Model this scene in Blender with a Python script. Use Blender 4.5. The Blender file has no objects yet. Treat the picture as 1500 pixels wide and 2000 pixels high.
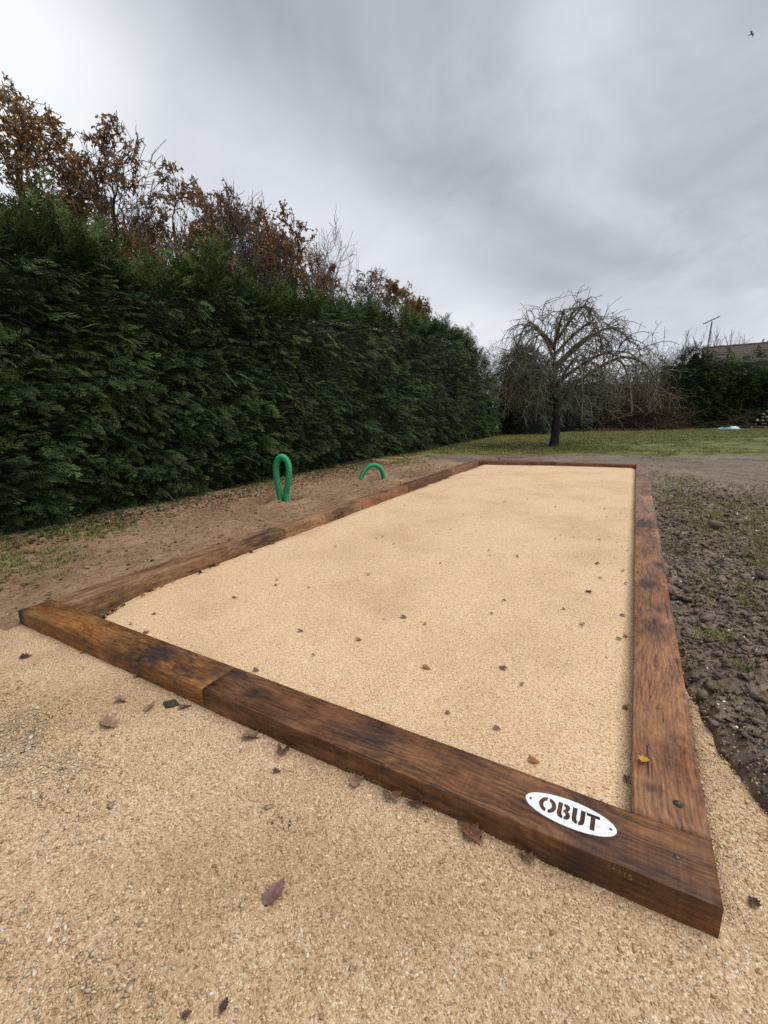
import bpy, math, random, zlib
import numpy as np
from mathutils import Vector

rng = np.random.default_rng(11)
random.seed(11)
R = math.radians
scene = bpy.context.scene
C = scene.collection

# ------------------------------------------------------------------ camera
cam_d = bpy.data.cameras.new('camera')
cam = bpy.data.objects.new('camera', cam_d); C.objects.link(cam)
cam.location = (3.5008, -1.1192, 1.3264)
cam.rotation_euler = (1.3485, 0.0289, 0.5148)
cam_d.sensor_fit = 'VERTICAL'; cam_d.sensor_height = 24.0
cam_d.lens = 24.0 * 848.55 / 2000.0
cam_d.clip_start = 0.02; cam_d.clip_end = 3000
scene.camera = cam
scene.view_settings.view_transform = 'Standard'
scene.view_settings.look = 'None'
scene.view_settings.gamma = 1.0
scene.view_settings.use_curve_mapping = False
scene.view_settings.exposure = 0.86
scene.cycles.use_denoising = False; scene.cycles.max_bounces = 5; scene.cycles.diffuse_bounces = 3; scene.cycles.glossy_bounces = 2; scene.cycles.transmission_bounces = 2

# ------------------------------------------------------------------ node helpers
def nd(nt, typ, ins=None, **props):
    n = nt.nodes.new('ShaderNode' + typ)
    for k, v in props.items(): setattr(n, k, v)
    for k, v in (ins or {}).items():
        s = n.inputs[k]
        if isinstance(v, bpy.types.NodeSocket): nt.links.new(v, s)
        else: s.default_value = v
    return n
def ramp(nt, fac, stops, interp='LINEAR'):
    n = nt.nodes.new('ShaderNodeValToRGB'); n.color_ramp.interpolation = interp
    e = n.color_ramp.elements
    while len(e) < len(stops): e.new(0.5)
    for el, (p, c) in zip(e, stops):
        el.position = p; el.color = (c[0], c[1], c[2], 1) if not isinstance(c, (int, float)) else (c, c, c, 1)
    nt.links.new(fac, n.inputs['Fac']); return n.outputs['Color']
def mth(nt, op, a, b=0.0, c=None, clamp=False):
    n = nt.nodes.new('ShaderNodeMath'); n.operation = op; n.use_clamp = clamp
    for i, v in enumerate((a, b) if c is None else (a, b, c)):
        if isinstance(v, bpy.types.NodeSocket): nt.links.new(v, n.inputs[i])
        else: n.inputs[i].default_value = v
    return n.outputs[0]
def mix(nt, fac, a, b, blend='MIX'):
    n = nt.nodes.new('ShaderNodeMix'); n.data_type = 'RGBA'; n.blend_type = blend
    for s, v in ((n.inputs[0], fac), (n.inputs[6], a), (n.inputs[7], b)):
        if isinstance(v, bpy.types.NodeSocket): nt.links.new(v, s)
        elif isinstance(v, (int, float)): s.default_value = v
        else: s.default_value = (v[0], v[1], v[2], 1)
    return n.outputs[2]
def noise(nt, vec, scale, detail=4, rough=0.55, dist=0.0):
    n = nd(nt, 'TexNoise', {'Scale': scale, 'Detail': detail, 'Roughness': rough, 'Distortion': dist})
    if vec is not None: nt.links.new(vec, n.inputs['Vector'])
    return n.outputs['Fac']
def mapping(nt, vec, loc=(0, 0, 0), rot=(0, 0, 0), scale=(1, 1, 1)):
    n = nd(nt, 'Mapping', {'Location': loc, 'Rotation': rot, 'Scale': scale}); nt.links.new(vec, n.inputs['Vector'])
    return n.outputs['Vector']
def smooth(nt, v, a, b, o0=0.0, o1=1.0):
    n = nd(nt, 'MapRange', {'From Min': a, 'From Max': b, 'To Min': o0, 'To Max': o1}, interpolation_type='SMOOTHSTEP')
    nt.links.new(v, n.inputs['Value']); return n.outputs['Result']
def new_mat(name):
    m = bpy.data.materials.new(name); m.use_nodes = True
    nt = m.node_tree; nt.nodes.clear()
    out = nt.nodes.new('ShaderNodeOutputMaterial'); b = nt.nodes.new('ShaderNodeBsdfPrincipled')
    nt.links.new(b.outputs[0], out.inputs[0])
    return m, nt, b
def put(nt, b, col=None, rough=None, normal=None, spec=None, metal=None):
    for k, v in (('Base Color', col), ('Roughness', rough), ('Normal', normal), ('Specular IOR Level', spec), ('Metallic', metal)):
        if v is None: continue
        if isinstance(v, bpy.types.NodeSocket): nt.links.new(v, b.inputs[k])
        else: b.inputs[k].default_value = (v[0], v[1], v[2], 1) if isinstance(v, tuple) else v
def bump(nt, h, strength, dist, prev=None):
    n = nd(nt, 'Bump', {'Strength': strength, 'Distance': dist, 'Height': h})
    if prev is not None: nt.links.new(prev, n.inputs['Normal'])
    return n.outputs['Normal']

# ------------------------------------------------------------------ world: overcast sky with a brighter strip to the west
SUN_EL, SUN_AZ = R(64), R(75)         # azimuth from +Y towards +X
w = bpy.data.worlds.new('World'); scene.world = w; w.use_nodes = True
nt = w.node_tree; nt.nodes.clear()
wo = nt.nodes.new('ShaderNodeOutputWorld'); bg = nt.nodes.new('ShaderNodeBackground')
nt.links.new(bg.outputs[0], wo.inputs[0])
sky = nd(nt, 'TexSky', sky_type='NISHITA'); sky.sun_disc = False
sky.sun_elevation = SUN_EL; sky.sun_rotation = SUN_AZ; sky.air_density = 1.0; sky.dust_density = 3.0
tc = nd(nt, 'TexCoord').outputs['Generated']
sep = nd(nt, 'SeparateXYZ', {'Vector': tc})
zz = mth(nt, 'ADD', mth(nt, 'ABSOLUTE', sep.outputs[2]), 0.42)
px = mth(nt, 'DIVIDE', sep.outputs[0], zz); py = mth(nt, 'DIVIDE', sep.outputs[1], zz)
P = nd(nt, 'CombineXYZ', {0: px, 1: py, 2: 0.0}).outputs[0]
warp = noise(nt, mapping(nt, P, loc=(3.1, 0.4, 0)), 1.3, 4, 0.55)
big = noise(nt, mapping(nt, P, loc=(1.3, 7.7, 0.4), scale=(1.0, 0.9, 1)), 2.1, 5, 0.52, 0.5)
soft = noise(nt, mapping(nt, P, loc=(5.3, 2.7, 1.4), rot=(0, 0, 0.5), scale=(1.0, 1.6, 1)), 2.6, 5, 0.5, 0.3)
dotn = nd(nt, 'VectorMath', {0: tc, 1: (-0.6348, -0.0092, -0.7726)}, operation='DOT_PRODUCT').outputs['Value']
edge = mth(nt, 'ADD', dotn, mth(nt, 'MULTIPLY', mth(nt, 'SUBTRACT', warp, 0.5), 0.20))
bright = smooth(nt, edge, -0.14, 0.07)
hz = smooth(nt, sep.outputs[2], 0.03, 0.30, 1.0, 0.0)          # thinner cloud low over the horizon
grey = ramp(nt, big, [(0.34, (0.205, 0.218, 0.238)), (0.50, (0.272, 0.289, 0.310)), (0.66, (0.375, 0.397, 0.420))])
grey = mix(nt, mth(nt, 'MULTIPLY', smooth(nt, soft, 0.45, 0.75), 0.35), grey, (0.40, 0.42, 0.45))
grey = mix(nt, mth(nt, 'MULTIPLY', hz, 0.65), grey, (0.46, 0.48, 0.54))
light = ramp(nt, soft, [(0.25, (0.375, 0.386, 0.415)), (0.6, (0.430, 0.441, 0.470)), (0.8, (0.475, 0.485, 0.51))])
glow = smooth(nt, nd(nt, 'VectorMath', {0: tc, 1: (-0.80, 0.30, 0.52)}, operation='DOT_PRODUCT').outputs['Value'], 0.955, 1.0)
light = mix(nt, mth(nt, 'MULTIPLY', glow, 0.9), light, (0.56, 0.58, 0.585))
clouds = mix(nt, bright, grey, light)
skyc = mix(nt, 1.0, sky.outputs[0], (0.10, 0.10, 0.10), 'MULTIPLY')
allc = mix(nt, 0.94, skyc, clouds)
nt.links.new(allc, bg.inputs['Color']); bg.inputs['Strength'].default_value = 1.0

# ------------------------------------------------------------------ sun behind the cloud deck
sd = bpy.data.lights.new('sun', 'SUN'); sun = bpy.data.objects.new('sun', sd); C.objects.link(sun)
sd.energy = 1.5; sd.angle = R(48); sd.color = (1.0, 0.97, 0.92)
dv = Vector((math.cos(SUN_EL) * math.sin(SUN_AZ), math.cos(SUN_EL) * math.cos(SUN_AZ), math.sin(SUN_EL)))
sun.rotation_euler = dv.to_track_quat('Z', 'Y').to_euler(); sun.location = (0, 0, 30)

# ------------------------------------------------------------------ mesh helpers
def mesh_np(name, V, faces, smooth_=False):
    """faces: list of (n,k) int arrays"""
    me = bpy.data.meshes.new(name)
    V = np.ascontiguousarray(V, dtype=np.float32)
    me.vertices.add(len(V)); me.vertices.foreach_set('co', V.ravel())
    faces = [np.asarray(f, dtype=np.int32) for f in faces if len(f)]
    nl = sum(f.size for f in faces); nf = sum(len(f) for f in faces)
    me.loops.add(nl); me.polygons.add(nf)
    me.loops.foreach_set('vertex_index', np.concatenate([f.ravel() for f in faces]))
    tot = np.concatenate([np.full(len(f), f.shape[1], dtype=np.int32) for f in faces])
    st = np.concatenate([[0], np.cumsum(tot)[:-1]]).astype(np.int32)
    me.polygons.foreach_set('loop_start', st)
    if smooth_: me.polygons.foreach_set('use_smooth', np.ones(nf, dtype=bool))
    me.update(calc_edges=True); me.validate()
    return me
def link(name, me, mat=None, parent=None, loc=None, rot=None, scale=None):
    o = bpy.data.objects.new(name, me); C.objects.link(o)
    if mat is not None and me is not None and not me.materials: me.materials.append(mat)
    if parent is not None: o.parent = parent
    if loc is not None: o.location = loc
    if rot is not None: o.rotation_euler = rot
    if scale is not None: o.scale = scale if not isinstance(scale, (int, float)) else (scale,) * 3
    return o
def tag(o, label=None, cat=None, group=None, kind=None):
    for k, v in (('label', label), ('category', cat), ('group', group), ('kind', kind)):
        if v: o[k] = v
    return o
def empty(name, loc=(0, 0, 0), rz=0.0):
    o = bpy.data.objects.new(name, None); C.objects.link(o); o.location = loc; o.rotation_euler = (0, 0, rz)
    o.empty_display_size = 0.1
    return o
def pts_attr(me, name, vals):
    a = me.attributes.new(name, 'FLOAT', 'POINT'); a.data.foreach_set('value', np.asarray(vals, dtype=np.float32))

_tab = np.random.default_rng(5).random((256, 256))
def vnoise(x, y, s=0):
    x = np.asarray(x, float) + 37.7 * s; y = np.asarray(y, float) + 91.3 * s
    xi = np.floor(x).astype(int); yi = np.floor(y).astype(int)
    fx = x - xi; fy = y - yi; fx = fx * fx * (3 - 2 * fx); fy = fy * fy * (3 - 2 * fy)
    g = lambda a, b: _tab[a % 256, b % 256]
    return (g(xi, yi) * (1 - fx) + g(xi + 1, yi) * fx) * (1 - fy) + (g(xi, yi + 1) * (1 - fx) + g(xi + 1, yi + 1) * fx) * fy
def fbm(x, y, o=4, s=0, gain=0.5):
    t = 0; a = 1; n = 0
    for i in range(o):
        t = t + a * vnoise(np.asarray(x) * 2 ** i, np.asarray(y) * 2 ** i, s + i); n += a; a *= gain
    return t / n - 0.5
def sstep(v, a, b):
    t = np.clip((np.asarray(v, float) - a) / (b - a), 0, 1); return t * t * (3 - 2 * t)
def norm(v): return v / np.maximum(np.linalg.norm(v, axis=-1, keepdims=True), 1e-9)
def basis(fwd, up):
    X = norm(fwd); Y = norm(np.cross(up, X)); Z = np.cross(X, Y)
    return np.stack([X, Y, Z], axis=-1)
def eul_rand(n, tilt=math.pi):
    return np.stack([rng.uniform(-tilt, tilt, n), rng.uniform(-tilt, tilt, n), rng.uniform(0, 2 * math.pi, n)], 1)
def bake(bases, idx, pos, rot, scl):
    Vs, Fs, I = [], [], []; off = 0
    scl = np.asarray(scl, float)
    for k, (bv, bf) in enumerate(bases):
        sel = np.where(idx == k)[0]
        if not len(sel): continue
        sc = scl[sel][:, None, None] if scl.ndim == 1 else scl[sel][:, None, :]
        v = np.einsum('nij,nvj->nvi', rot[sel], bv[None] * sc) + pos[sel][:, None, :]
        Vs.append(v.reshape(-1, 3)); I.append(np.repeat(sel, len(bv)))
        Fs.append((bf[None] + (np.arange(len(sel)) * len(bv))[:, None, None]).reshape(-1, bf.shape[1]) + off)
        off += len(sel) * len(bv)
    return np.concatenate(Vs), np.concatenate(Fs), np.concatenate(I)
def tubes(PL, RA, sides=5, cap=False):
    """PL (N,P,3) polylines, RA (N,P) radii -> verts, quads"""
    N, Pn, _ = PL.shape
    T = np.empty_like(PL); T[:, 1:-1] = PL[:, 2:] - PL[:, :-2]; T[:, 0] = PL[:, 1] - PL[:, 0]; T[:, -1] = PL[:, -1] - PL[:, -2]
    T = norm(T); ref = np.where(np.abs(T[:, :1, 2:3]) > 0.9, np.array([1., 0, 0]), np.array([0, 0, 1.]))
    ref = np.broadcast_to(ref, T.shape)
    A = norm(np.cross(T, ref)); B = np.cross(T, A)
    th = np.arange(sides) * 2 * math.pi / sides
    V = PL[:, :, None, :] + RA[:, :, None, None] * (A[:, :, None, :] * np.cos(th)[None, None, :, None] + B[:, :, None, :] * np.sin(th)[None, None, :, None])
    j = np.arange(sides); j2 = (j + 1) % sides
    i = np.arange(Pn - 1)
    q = np.stack(np.broadcast_arrays(i[:, None] * sides + j, i[:, None] * sides + j2, (i[:, None] + 1) * sides + j2, (i[:, None] + 1) * sides + j), -1).reshape(-1, 4)
    F = (q[None] + (np.arange(N) * Pn * sides)[:, None, None]).reshape(-1, 4)
    return V.reshape(-1, 3), F
def merge(parts):
    Vs, Fs = [], []; off = 0
    for v, f in parts:
        Vs.append(v); Fs.append(np.asarray(f) + off); off += len(v)
    return np.concatenate(Vs), Fs
def grid(xs, ys, zf):
    X, Y = np.meshgrid(xs, ys, indexing='ij'); Z = zf(X, Y)
    V = np.stack([X, Y, Z], -1).reshape(-1, 3)
    nx, ny = len(xs), len(ys); a = np.arange(nx * ny).reshape(nx, ny)
    F = np.stack([a[:-1, :-1], a[1:, :-1], a[1:, 1:], a[:-1, 1:]], -1).reshape(-1, 4)
    return V, F
def spaced(a, b, s0, growth, smax):
    out = [a]; s = s0
    while out[-1] < b: out.append(out[-1] + s); s = min(s * growth, smax)
    out[-1] = b; return np.array(out)

# instances for what nobody could count (gravel, crumbs, grass blades)
def scatter(name, pos, rot, scl, sources, idx, kind='stuff', label=None):
    me = bpy.data.meshes.new(name); n = len(pos)
    me.vertices.add(n); me.vertices.foreach_set('co', np.asarray(pos, np.float32).ravel())
    a = me.attributes.new('rot', 'FLOAT_VECTOR', 'POINT'); a.data.foreach_set('vector', np.asarray(rot, np.float32).ravel())
    scl = np.asarray(scl, np.float32)
    if scl.ndim == 1: scl = np.repeat(scl[:, None], 3, 1)
    a = me.attributes.new('scl', 'FLOAT_VECTOR', 'POINT'); a.data.foreach_set('vector', np.ascontiguousarray(scl).ravel())
    a = me.attributes.new('pick', 'INT', 'POINT'); a.data.foreach_set('value', np.asarray(idx, np.int32))
    me.update()
    col = bpy.data.collections.new(name + '_source')
    for s in sources: col.objects.link(s)
    g = bpy.data.node_groups.new(name, 'GeometryNodeTree')
    g.interface.new_socket('Geometry', in_out='INPUT', socket_type='NodeSocketGeometry')
    g.interface.new_socket('Geometry', in_out='OUTPUT', socket_type='NodeSocketGeometry')
    gi = g.nodes.new('NodeGroupInput'); go = g.nodes.new('NodeGroupOutput')
    ci = g.nodes.new('GeometryNodeCollectionInfo'); ci.inputs['Collection'].default_value = col
    ci.inputs['Separate Children'].default_value = True; ci.inputs['Reset Children'].default_value = True
    ip = g.nodes.new('GeometryNodeInstanceOnPoints'); ip.inputs['Pick Instance'].default_value = True
    def attr(nm, t):
        q = g.nodes.new('GeometryNodeInputNamedAttribute'); q.data_type = t; q.inputs['Name'].default_value = nm
        return q.outputs['Attribute']
    er = g.nodes.new('FunctionNodeEulerToRotation')
    L = g.links.new
    L(attr('rot', 'FLOAT_VECTOR'), er.inputs[0]); L(er.outputs[0], ip.inputs['Rotation'])
    L(attr('scl', 'FLOAT_VECTOR'), ip.inputs['Scale']); L(attr('pick', 'INT'), ip.inputs['Instance Index'])
    L(gi.outputs[0], ip.inputs['Points']); L(ci.outputs[0], ip.inputs['Instance']); L(ip.outputs[0], go.inputs[0])
    o = bpy.data.objects.new(name, me); C.objects.link(o)
    md = o.modifiers.new('scatter', 'NODES'); md.node_group = g
    o['kind'] = kind
    if label: o['label'] = label
    return o
def source(name, V, F, mat, smooth_=False):
    me = mesh_np(name, V, F if isinstance(F, list) else [F], smooth_); me.materials.append(mat)
    return bpy.data.objects.new(name, me)
def hull_rock(seed, squash=(1, 0.8, 0.55), npts=11):
    import bmesh
    r = np.random.default_rng(seed); p = norm(r.normal(size=(npts, 3))) * r.uniform(0.75, 1.0, (npts, 1)) * np.array(squash) * 0.5
    bm = bmesh.new()
    for q in p: bm.verts.new(q)
    res = bmesh.ops.convex_hull(bm, input=bm.verts)
    bmesh.ops.delete(bm, geom=[v for v in bm.verts if not v.link_faces], context='VERTS')
    bmesh.ops.triangulate(bm, faces=bm.faces)
    bm.verts.index_update()
    V = np.array([v.co[:] for v in bm.verts]); F = np.array([[v.index for v in f.verts] for f in bm.faces]); bm.free()
    return V, F

# ------------------------------------------------------------------ materials
def gravel_base(name, scale, stops, damp, bumpd):
    m, nt, b = new_mat(name)
    co = nd(nt, 'NewGeometry').outputs['Position']
    v = nd(nt, 'TexVoronoi', {'Vector': co, 'Scale': scale, 'Randomness': 1.0})
    c = nd(nt, 'SeparateColor', {'Color': v.outputs['Color']}).outputs[0]
    col = ramp(nt, c, stops)
    patch = noise(nt, co, 1.1, 5, 0.6)
    col = mix(nt, mth(nt, 'MULTIPLY', smooth(nt, patch, 0.42, 0.70), damp), col, (0.62, 0.56, 0.46), 'MULTIPLY')
    fine = noise(nt, co, scale * 2.3, 3, 0.6)
    h = mth(nt, 'ADD', mth(nt, 'MULTIPLY', v.outputs['Distance'], -1.0), mth(nt, 'MULTIPLY', fine, 0.35))
    n1 = bump(nt, noise(nt, co, 9.0, 4, 0.6), 0.5, 0.012)
    put(nt, b, col, 0.8, bump(nt, h, 0.9, bumpd, n1), spec=0.25)
    return m
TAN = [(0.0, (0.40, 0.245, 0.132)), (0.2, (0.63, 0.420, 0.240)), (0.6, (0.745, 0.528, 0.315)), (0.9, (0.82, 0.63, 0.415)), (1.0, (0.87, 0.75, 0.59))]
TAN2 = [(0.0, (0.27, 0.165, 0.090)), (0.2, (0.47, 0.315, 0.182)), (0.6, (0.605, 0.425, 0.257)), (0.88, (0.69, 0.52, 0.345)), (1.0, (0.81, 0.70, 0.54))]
M = {}
M['court'] = gravel_base('court_gravel', 200, TAN, 0.42, 0.004)
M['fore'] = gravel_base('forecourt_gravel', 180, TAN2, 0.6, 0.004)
def grain_mat(name, stops, rough=0.75, tint=None):
    m, nt, b = new_mat(name)
    r = nd(nt, 'ObjectInfo').outputs['Random']
    co = nd(nt, 'NewGeometry').outputs['Position']
    col = ramp(nt, r, stops)
    col = mix(nt, mth(nt, 'MULTIPLY', smooth(nt, noise(nt, co, 1.1, 5, 0.6), 0.42, 0.70), 0.4), col, (0.64, 0.58, 0.48), 'MULTIPLY')
    if tint: col = mix(nt, mth(nt, 'MULTIPLY', smooth(nt, noise(nt, co, 0.8, 5, 0.65), 0.38, 0.64), 0.8), col, tint)
    put(nt, b, col, rough, spec=0.3)
    return m
M['grain'] = grain_mat('gravel_grain', TAN)
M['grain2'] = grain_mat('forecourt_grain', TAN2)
M['stone'] = grain_mat('limestone_chip', [(0, (0.33, 0.235, 0.145)), (0.4, (0.52, 0.39, 0.25)), (0.85, (0.64, 0.52, 0.36)), (1, (0.78, 0.70, 0.56))])
M['paleston'] = grain_mat('pale_stone', [(0, (0.45, 0.38, 0.30)), (0.6, (0.62, 0.55, 0.45)), (1, (0.8, 0.76, 0.68))])

def soil_mat(name, a, bcol, c, scale, bumpd, rough, wet=None, green=None, grass_box=None):
    m, nt, b = new_mat(name)
    co = nd(nt, 'NewGeometry').outputs['Position']
    n1 = noise(nt, co, scale, 8, 0.65); n2 = noise(nt, co, scale * 7, 5, 0.7); n3 = noise(nt, co, 0.9, 4, 0.6)
    f = mth(nt, 'ADD', mth(nt, 'MULTIPLY', n1, 0.55), mth(nt, 'MULTIPLY', n2, 0.45))
    col = ramp(nt, f, [(0.30, a), (0.5, bcol), (0.72, c)])
    col = mix(nt, smooth(nt, n3, 0.35, 0.7), col, mix(nt, 1.0, col, (0.70, 0.66, 0.62), 'MULTIPLY'))
    if green:
        gcol = ramp(nt, noise(nt, co, 40, 4, 0.7), [(0.3, green[0]), (0.7, green[1])])
        col = mix(nt, smooth(nt, noise(nt, co, 1.6, 6, 0.7), green[2], green[2] + 0.14), col, gcol)
    r = rough
    if wet:
        r = smooth(nt, noise(nt, mapping(nt, co, scale=(0.45, 1.6, 1)), wet[0], 5, 0.6), wet[1], wet[1] + 0.12, rough, wet[2])
    put(nt, b, col, r, bump(nt, mth(nt, 'ADD', n1, mth(nt, 'MULTIPLY', n2, 0.5)), 0.8, bumpd), spec=0.35)
    return m
M['soil'] = soil_mat('dry_soil', (0.125, 0.076, 0.044), (0.290, 0.186, 0.110), (0.43, 0.30, 0.195), 9, 0.02, 0.95)
M['mud'] = soil_mat('dark_mud', (0.042, 0.030, 0.022), (0.205, 0.153, 0.113), (0.48, 0.375, 0.285), 15, 0.03, 0.80)
M['track'] = soil_mat('wet_track', (0.085, 0.060, 0.044), (0.215, 0.160, 0.120), (0.36, 0.285, 0.22), 7, 0.06, 0.85, wet=(1.6, 0.50, 0.45))
M['lawn'] = soil_mat('lawn_soil', (0.060, 0.050, 0.026), (0.105, 0.090, 0.040), (0.165, 0.130, 0.075), 5, 0.03, 0.95, green=((0.085, 0.115, 0.026), (0.190, 0.200, 0.052), 0.42))
M['land'] = soil_mat('far_land', (0.05, 0.06, 0.025), (0.07, 0.08, 0.03), (0.10, 0.10, 0.05), 0.3, 0.02, 0.95)

def tone_mat(name, lo, hi, rough=0.6, trans=0.0, spec=0.3):
    m, nt, b = new_mat(name)
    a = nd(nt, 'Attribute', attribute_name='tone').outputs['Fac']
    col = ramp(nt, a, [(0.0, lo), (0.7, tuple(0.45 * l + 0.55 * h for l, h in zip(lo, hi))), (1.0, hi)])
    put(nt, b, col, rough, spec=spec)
    if trans:
        out = nt.nodes['Material Output'] if 'Material Output' in nt.nodes else [n for n in nt.nodes if n.type == 'OUTPUT_MATERIAL'][0]
        t = nd(nt, 'BsdfTranslucent', {'Color': col}); ms = nd(nt, 'MixShader', {0: trans})
        nt.links.new(b.outputs[0], ms.inputs[1]); nt.links.new(t.outputs[0], ms.inputs[2]); nt.links.new(ms.outputs[0], out.inputs[0])
    return m
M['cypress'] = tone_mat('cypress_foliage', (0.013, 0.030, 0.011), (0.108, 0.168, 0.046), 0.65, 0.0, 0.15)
M['cypress_dark'] = tone_mat('dark_cypress_foliage', (0.014, 0.028, 0.012), (0.045, 0.070, 0.024), 0.55, 0.0)
M['oakleaf'] = tone_mat('autumn_oak_leaf', (0.19, 0.090, 0.045), (0.50, 0.27, 0.12), 0.6, 0.45)
M['oakgold'] = tone_mat('golden_oak_leaf', (0.20, 0.105, 0.042), (0.56, 0.33, 0.115), 0.6, 0.45)
M['yellowleaf'] = tone_mat('yellow_green_leaf', (0.10, 0.10, 0.03), (0.30, 0.26, 0.07), 0.6, 0.3)
M['core'] = tone_mat('light_block_core', (0.010, 0.011, 0.007), (0.02, 0.02, 0.012), 0.9)  # near black, for shells added inside foliage to block light
def bark(name, a, bcol, lichen=None, scale=14):
    m, nt, b = new_mat(name)
    co = nd(nt, 'TexCoord').outputs['Object']
    n1 = noise(nt, mapping(nt, co, scale=(1, 1, 0.3)), scale, 6, 0.65)
    col = ramp(nt, n1, [(0.3, a), (0.7, bcol)])
    if lichen: col = mix(nt, smooth(nt, noise(nt, co, 1.9, 4, 0.6), 0.44, 0.62), col, lichen)
    put(nt, b, col, 0.85, bump(nt, n1, 0.6, 0.01), spec=0.2); return m
M['bark'] = bark('oak_bark', (0.07, 0.058, 0.048), (0.18, 0.152, 0.13))
M['bark_grey'] = bark('grey_bark', (0.07, 0.065, 0.062), (0.16, 0.15, 0.145))
M['apple'] = bark('apple_bark', (0.065, 0.055, 0.048), (0.20, 0.172, 0.148), lichen=(0.175, 0.165, 0.100))
M['apple_trunk'] = bark('apple_trunk_bark', (0.018, 0.015, 0.012), (0.065, 0.052, 0.042))
M['brush'] = bark('brushwood', (0.040, 0.026, 0.020), (0.135, 0.090, 0.068), lichen=(0.10, 0.085, 0.045))

def wood(name, dark, mid, light, spots=(), stain=0.55, seed=0.0, warm=None, fib=1.0):
    """sawn oak, local X along the length; spots = burnt or stained marks (x, y, rx, ry, strength)"""
    m, nt, b = new_mat(name)
    co = mapping(nt, nd(nt, 'TexCoord').outputs['Object'], loc=(seed, seed * 0.37, seed * 0.11))
    raw = nd(nt, 'TexCoord').outputs['Object']
    wob = noise(nt, mapping(nt, co, scale=(1.6, 5.0, 5.0)), 1.0, 3, 0.5)
    sp = nd(nt, 'SeparateXYZ', {'Vector': co})
    ringc = mth(nt, 'ADD', mth(nt, 'MULTIPLY', sp.outputs[1], 40.0), mth(nt, 'ADD', mth(nt, 'MULTIPLY', wob, 13.0), mth(nt, 'MULTIPLY', sp.outputs[2], 18.0)))
    ring = mth(nt, 'FRACT', ringc)
    ring = mth(nt, 'MULTIPLY', mth(nt, 'ABSOLUTE', mth(nt, 'SUBTRACT', ring, 0.5)), 2.0)
    fibre = noise(nt, mapping(nt, co, scale=(5, 130, 130)), 1.0, 4, 0.6)
    blot = noise(nt, mapping(nt, co, scale=(2.4, 7, 7)), 1.0, 5, 0.6, 0.4)
    saw = noise(nt, mapping(nt, co, scale=(120, 2.5, 2.5)), 1.0, 2, 0.5)
    fade = smooth(nt, noise(nt, mapping(nt, co, loc=(7, 0, 0), scale=(1.5, 4, 4)), 1.0, 3, 0.5), 0.38, 0.58)
    ring = mth(nt, 'MULTIPLY', ring, fade)
    f = mth(nt, 'ADD', mth(nt, 'MULTIPLY', ring, 0.13), mth(nt, 'ADD', mth(nt, 'MULTIPLY', fibre, 0.34 * fib), mth(nt, 'MULTIPLY', blot, 0.54)))
    f = mth(nt, 'ADD', f, mth(nt, 'MULTIPLY', mth(nt, 'SUBTRACT', saw, 0.5), 0.12))
    col = ramp(nt, f, [(0.32, dark), (0.48, mid), (0.68, light)])
    if warm:
        wm = smooth(nt, noise(nt, mapping(nt, co, loc=(4, 1, 0), scale=(1.2, 4, 4)), 1.0, 4, 0.6), 0.45, 0.62)
        col = mix(nt, mth(nt, 'MULTIPLY', wm, 0.7), col, mix(nt, 1.0, col, warm, 'MULTIPLY'))
    wet_sheen = smooth(nt, noise(nt, mapping(nt, co, loc=(5, 8, 2), scale=(2.0, 9, 9)), 1.0, 6, 0.7, 0.8), 0.48, 0.72)
    col = mix(nt, mth(nt, 'MULTIPLY', wet_sheen, 0.07), col, (0.20, 0.155, 0.125))  # weak wet sheen of the sky painted into the wood colour
    mot = noise(nt, mapping(nt, co, scale=(14, 40, 40)), 1.0, 6, 0.75)
    col = mix(nt, 1.0, col, ramp(nt, mot, [(0.30, (0.45, 0.42, 0.40)), (0.5, (1.0, 1.0, 1.0)), (0.7, (1.35, 1.30, 1.22))]), 'MULTIPLY')
    st = smooth(nt, noise(nt, mapping(nt, co, loc=(9, 3, 0), scale=(3.0, 10, 10)), 1.0, 8, 0.78, 0.8), 0.50, 0.66)
    col = mix(nt, mth(nt, 'MULTIPLY', st, stain), col, (0.026, 0.023, 0.026))
    streak = smooth(nt, noise(nt, mapping(nt, co, loc=(2, 0, 0), scale=(38, 1.5, 1.5)), 1.0, 3, 0.6), 0.60, 0.75)
    col = mix(nt, mth(nt, 'MULTIPLY', streak, 0.22), col, mix(nt, 1.0, col, (0.32, 0.28, 0.27), 'MULTIPLY'))
    wrp = mth(nt, 'MULTIPLY', mth(nt, 'SUBTRACT', noise(nt, mapping(nt, raw, scale=(7, 22, 22)), 1.0, 6, 0.72), 0.5), 3.4)
    for (sx, sy, rx, ry, s) in spots:
        d = nd(nt, 'VectorMath', {0: mapping(nt, raw, loc=(-sx / rx, -sy / ry, 0), scale=(1 / rx, 1 / ry, 0.0))}, operation='LENGTH').outputs['Value']
        d = mth(nt, 'ADD', d, wrp)
        col = mix(nt, mth(nt, 'MULTIPLY', smooth(nt, d, 1.35, 0.0), s), col, (0.018, 0.016, 0.018))
    crk = smooth(nt, noise(nt, mapping(nt, co, loc=(1, 5, 0), scale=(3.2, 60, 60)), 1.0, 3, 0.5, 0.2), 0.665, 0.70)
    col = mix(nt, mth(nt, 'MULTIPLY', crk, 0.75), col, (0.012, 0.008, 0.006))
    rg = smooth(nt, blot, 0.35, 0.7, 0.38, 0.62)
    hb = mth(nt, 'ADD', mth(nt, 'MULTIPLY', ring, 0.4), mth(nt, 'ADD', mth(nt, 'MULTIPLY', fibre, 0.8), mth(nt, 'MULTIPLY', saw, 0.25)))
    put(nt, b, col, rg, bump(nt, hb, 0.8, 0.003), spec=0.24)
    return m

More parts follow.
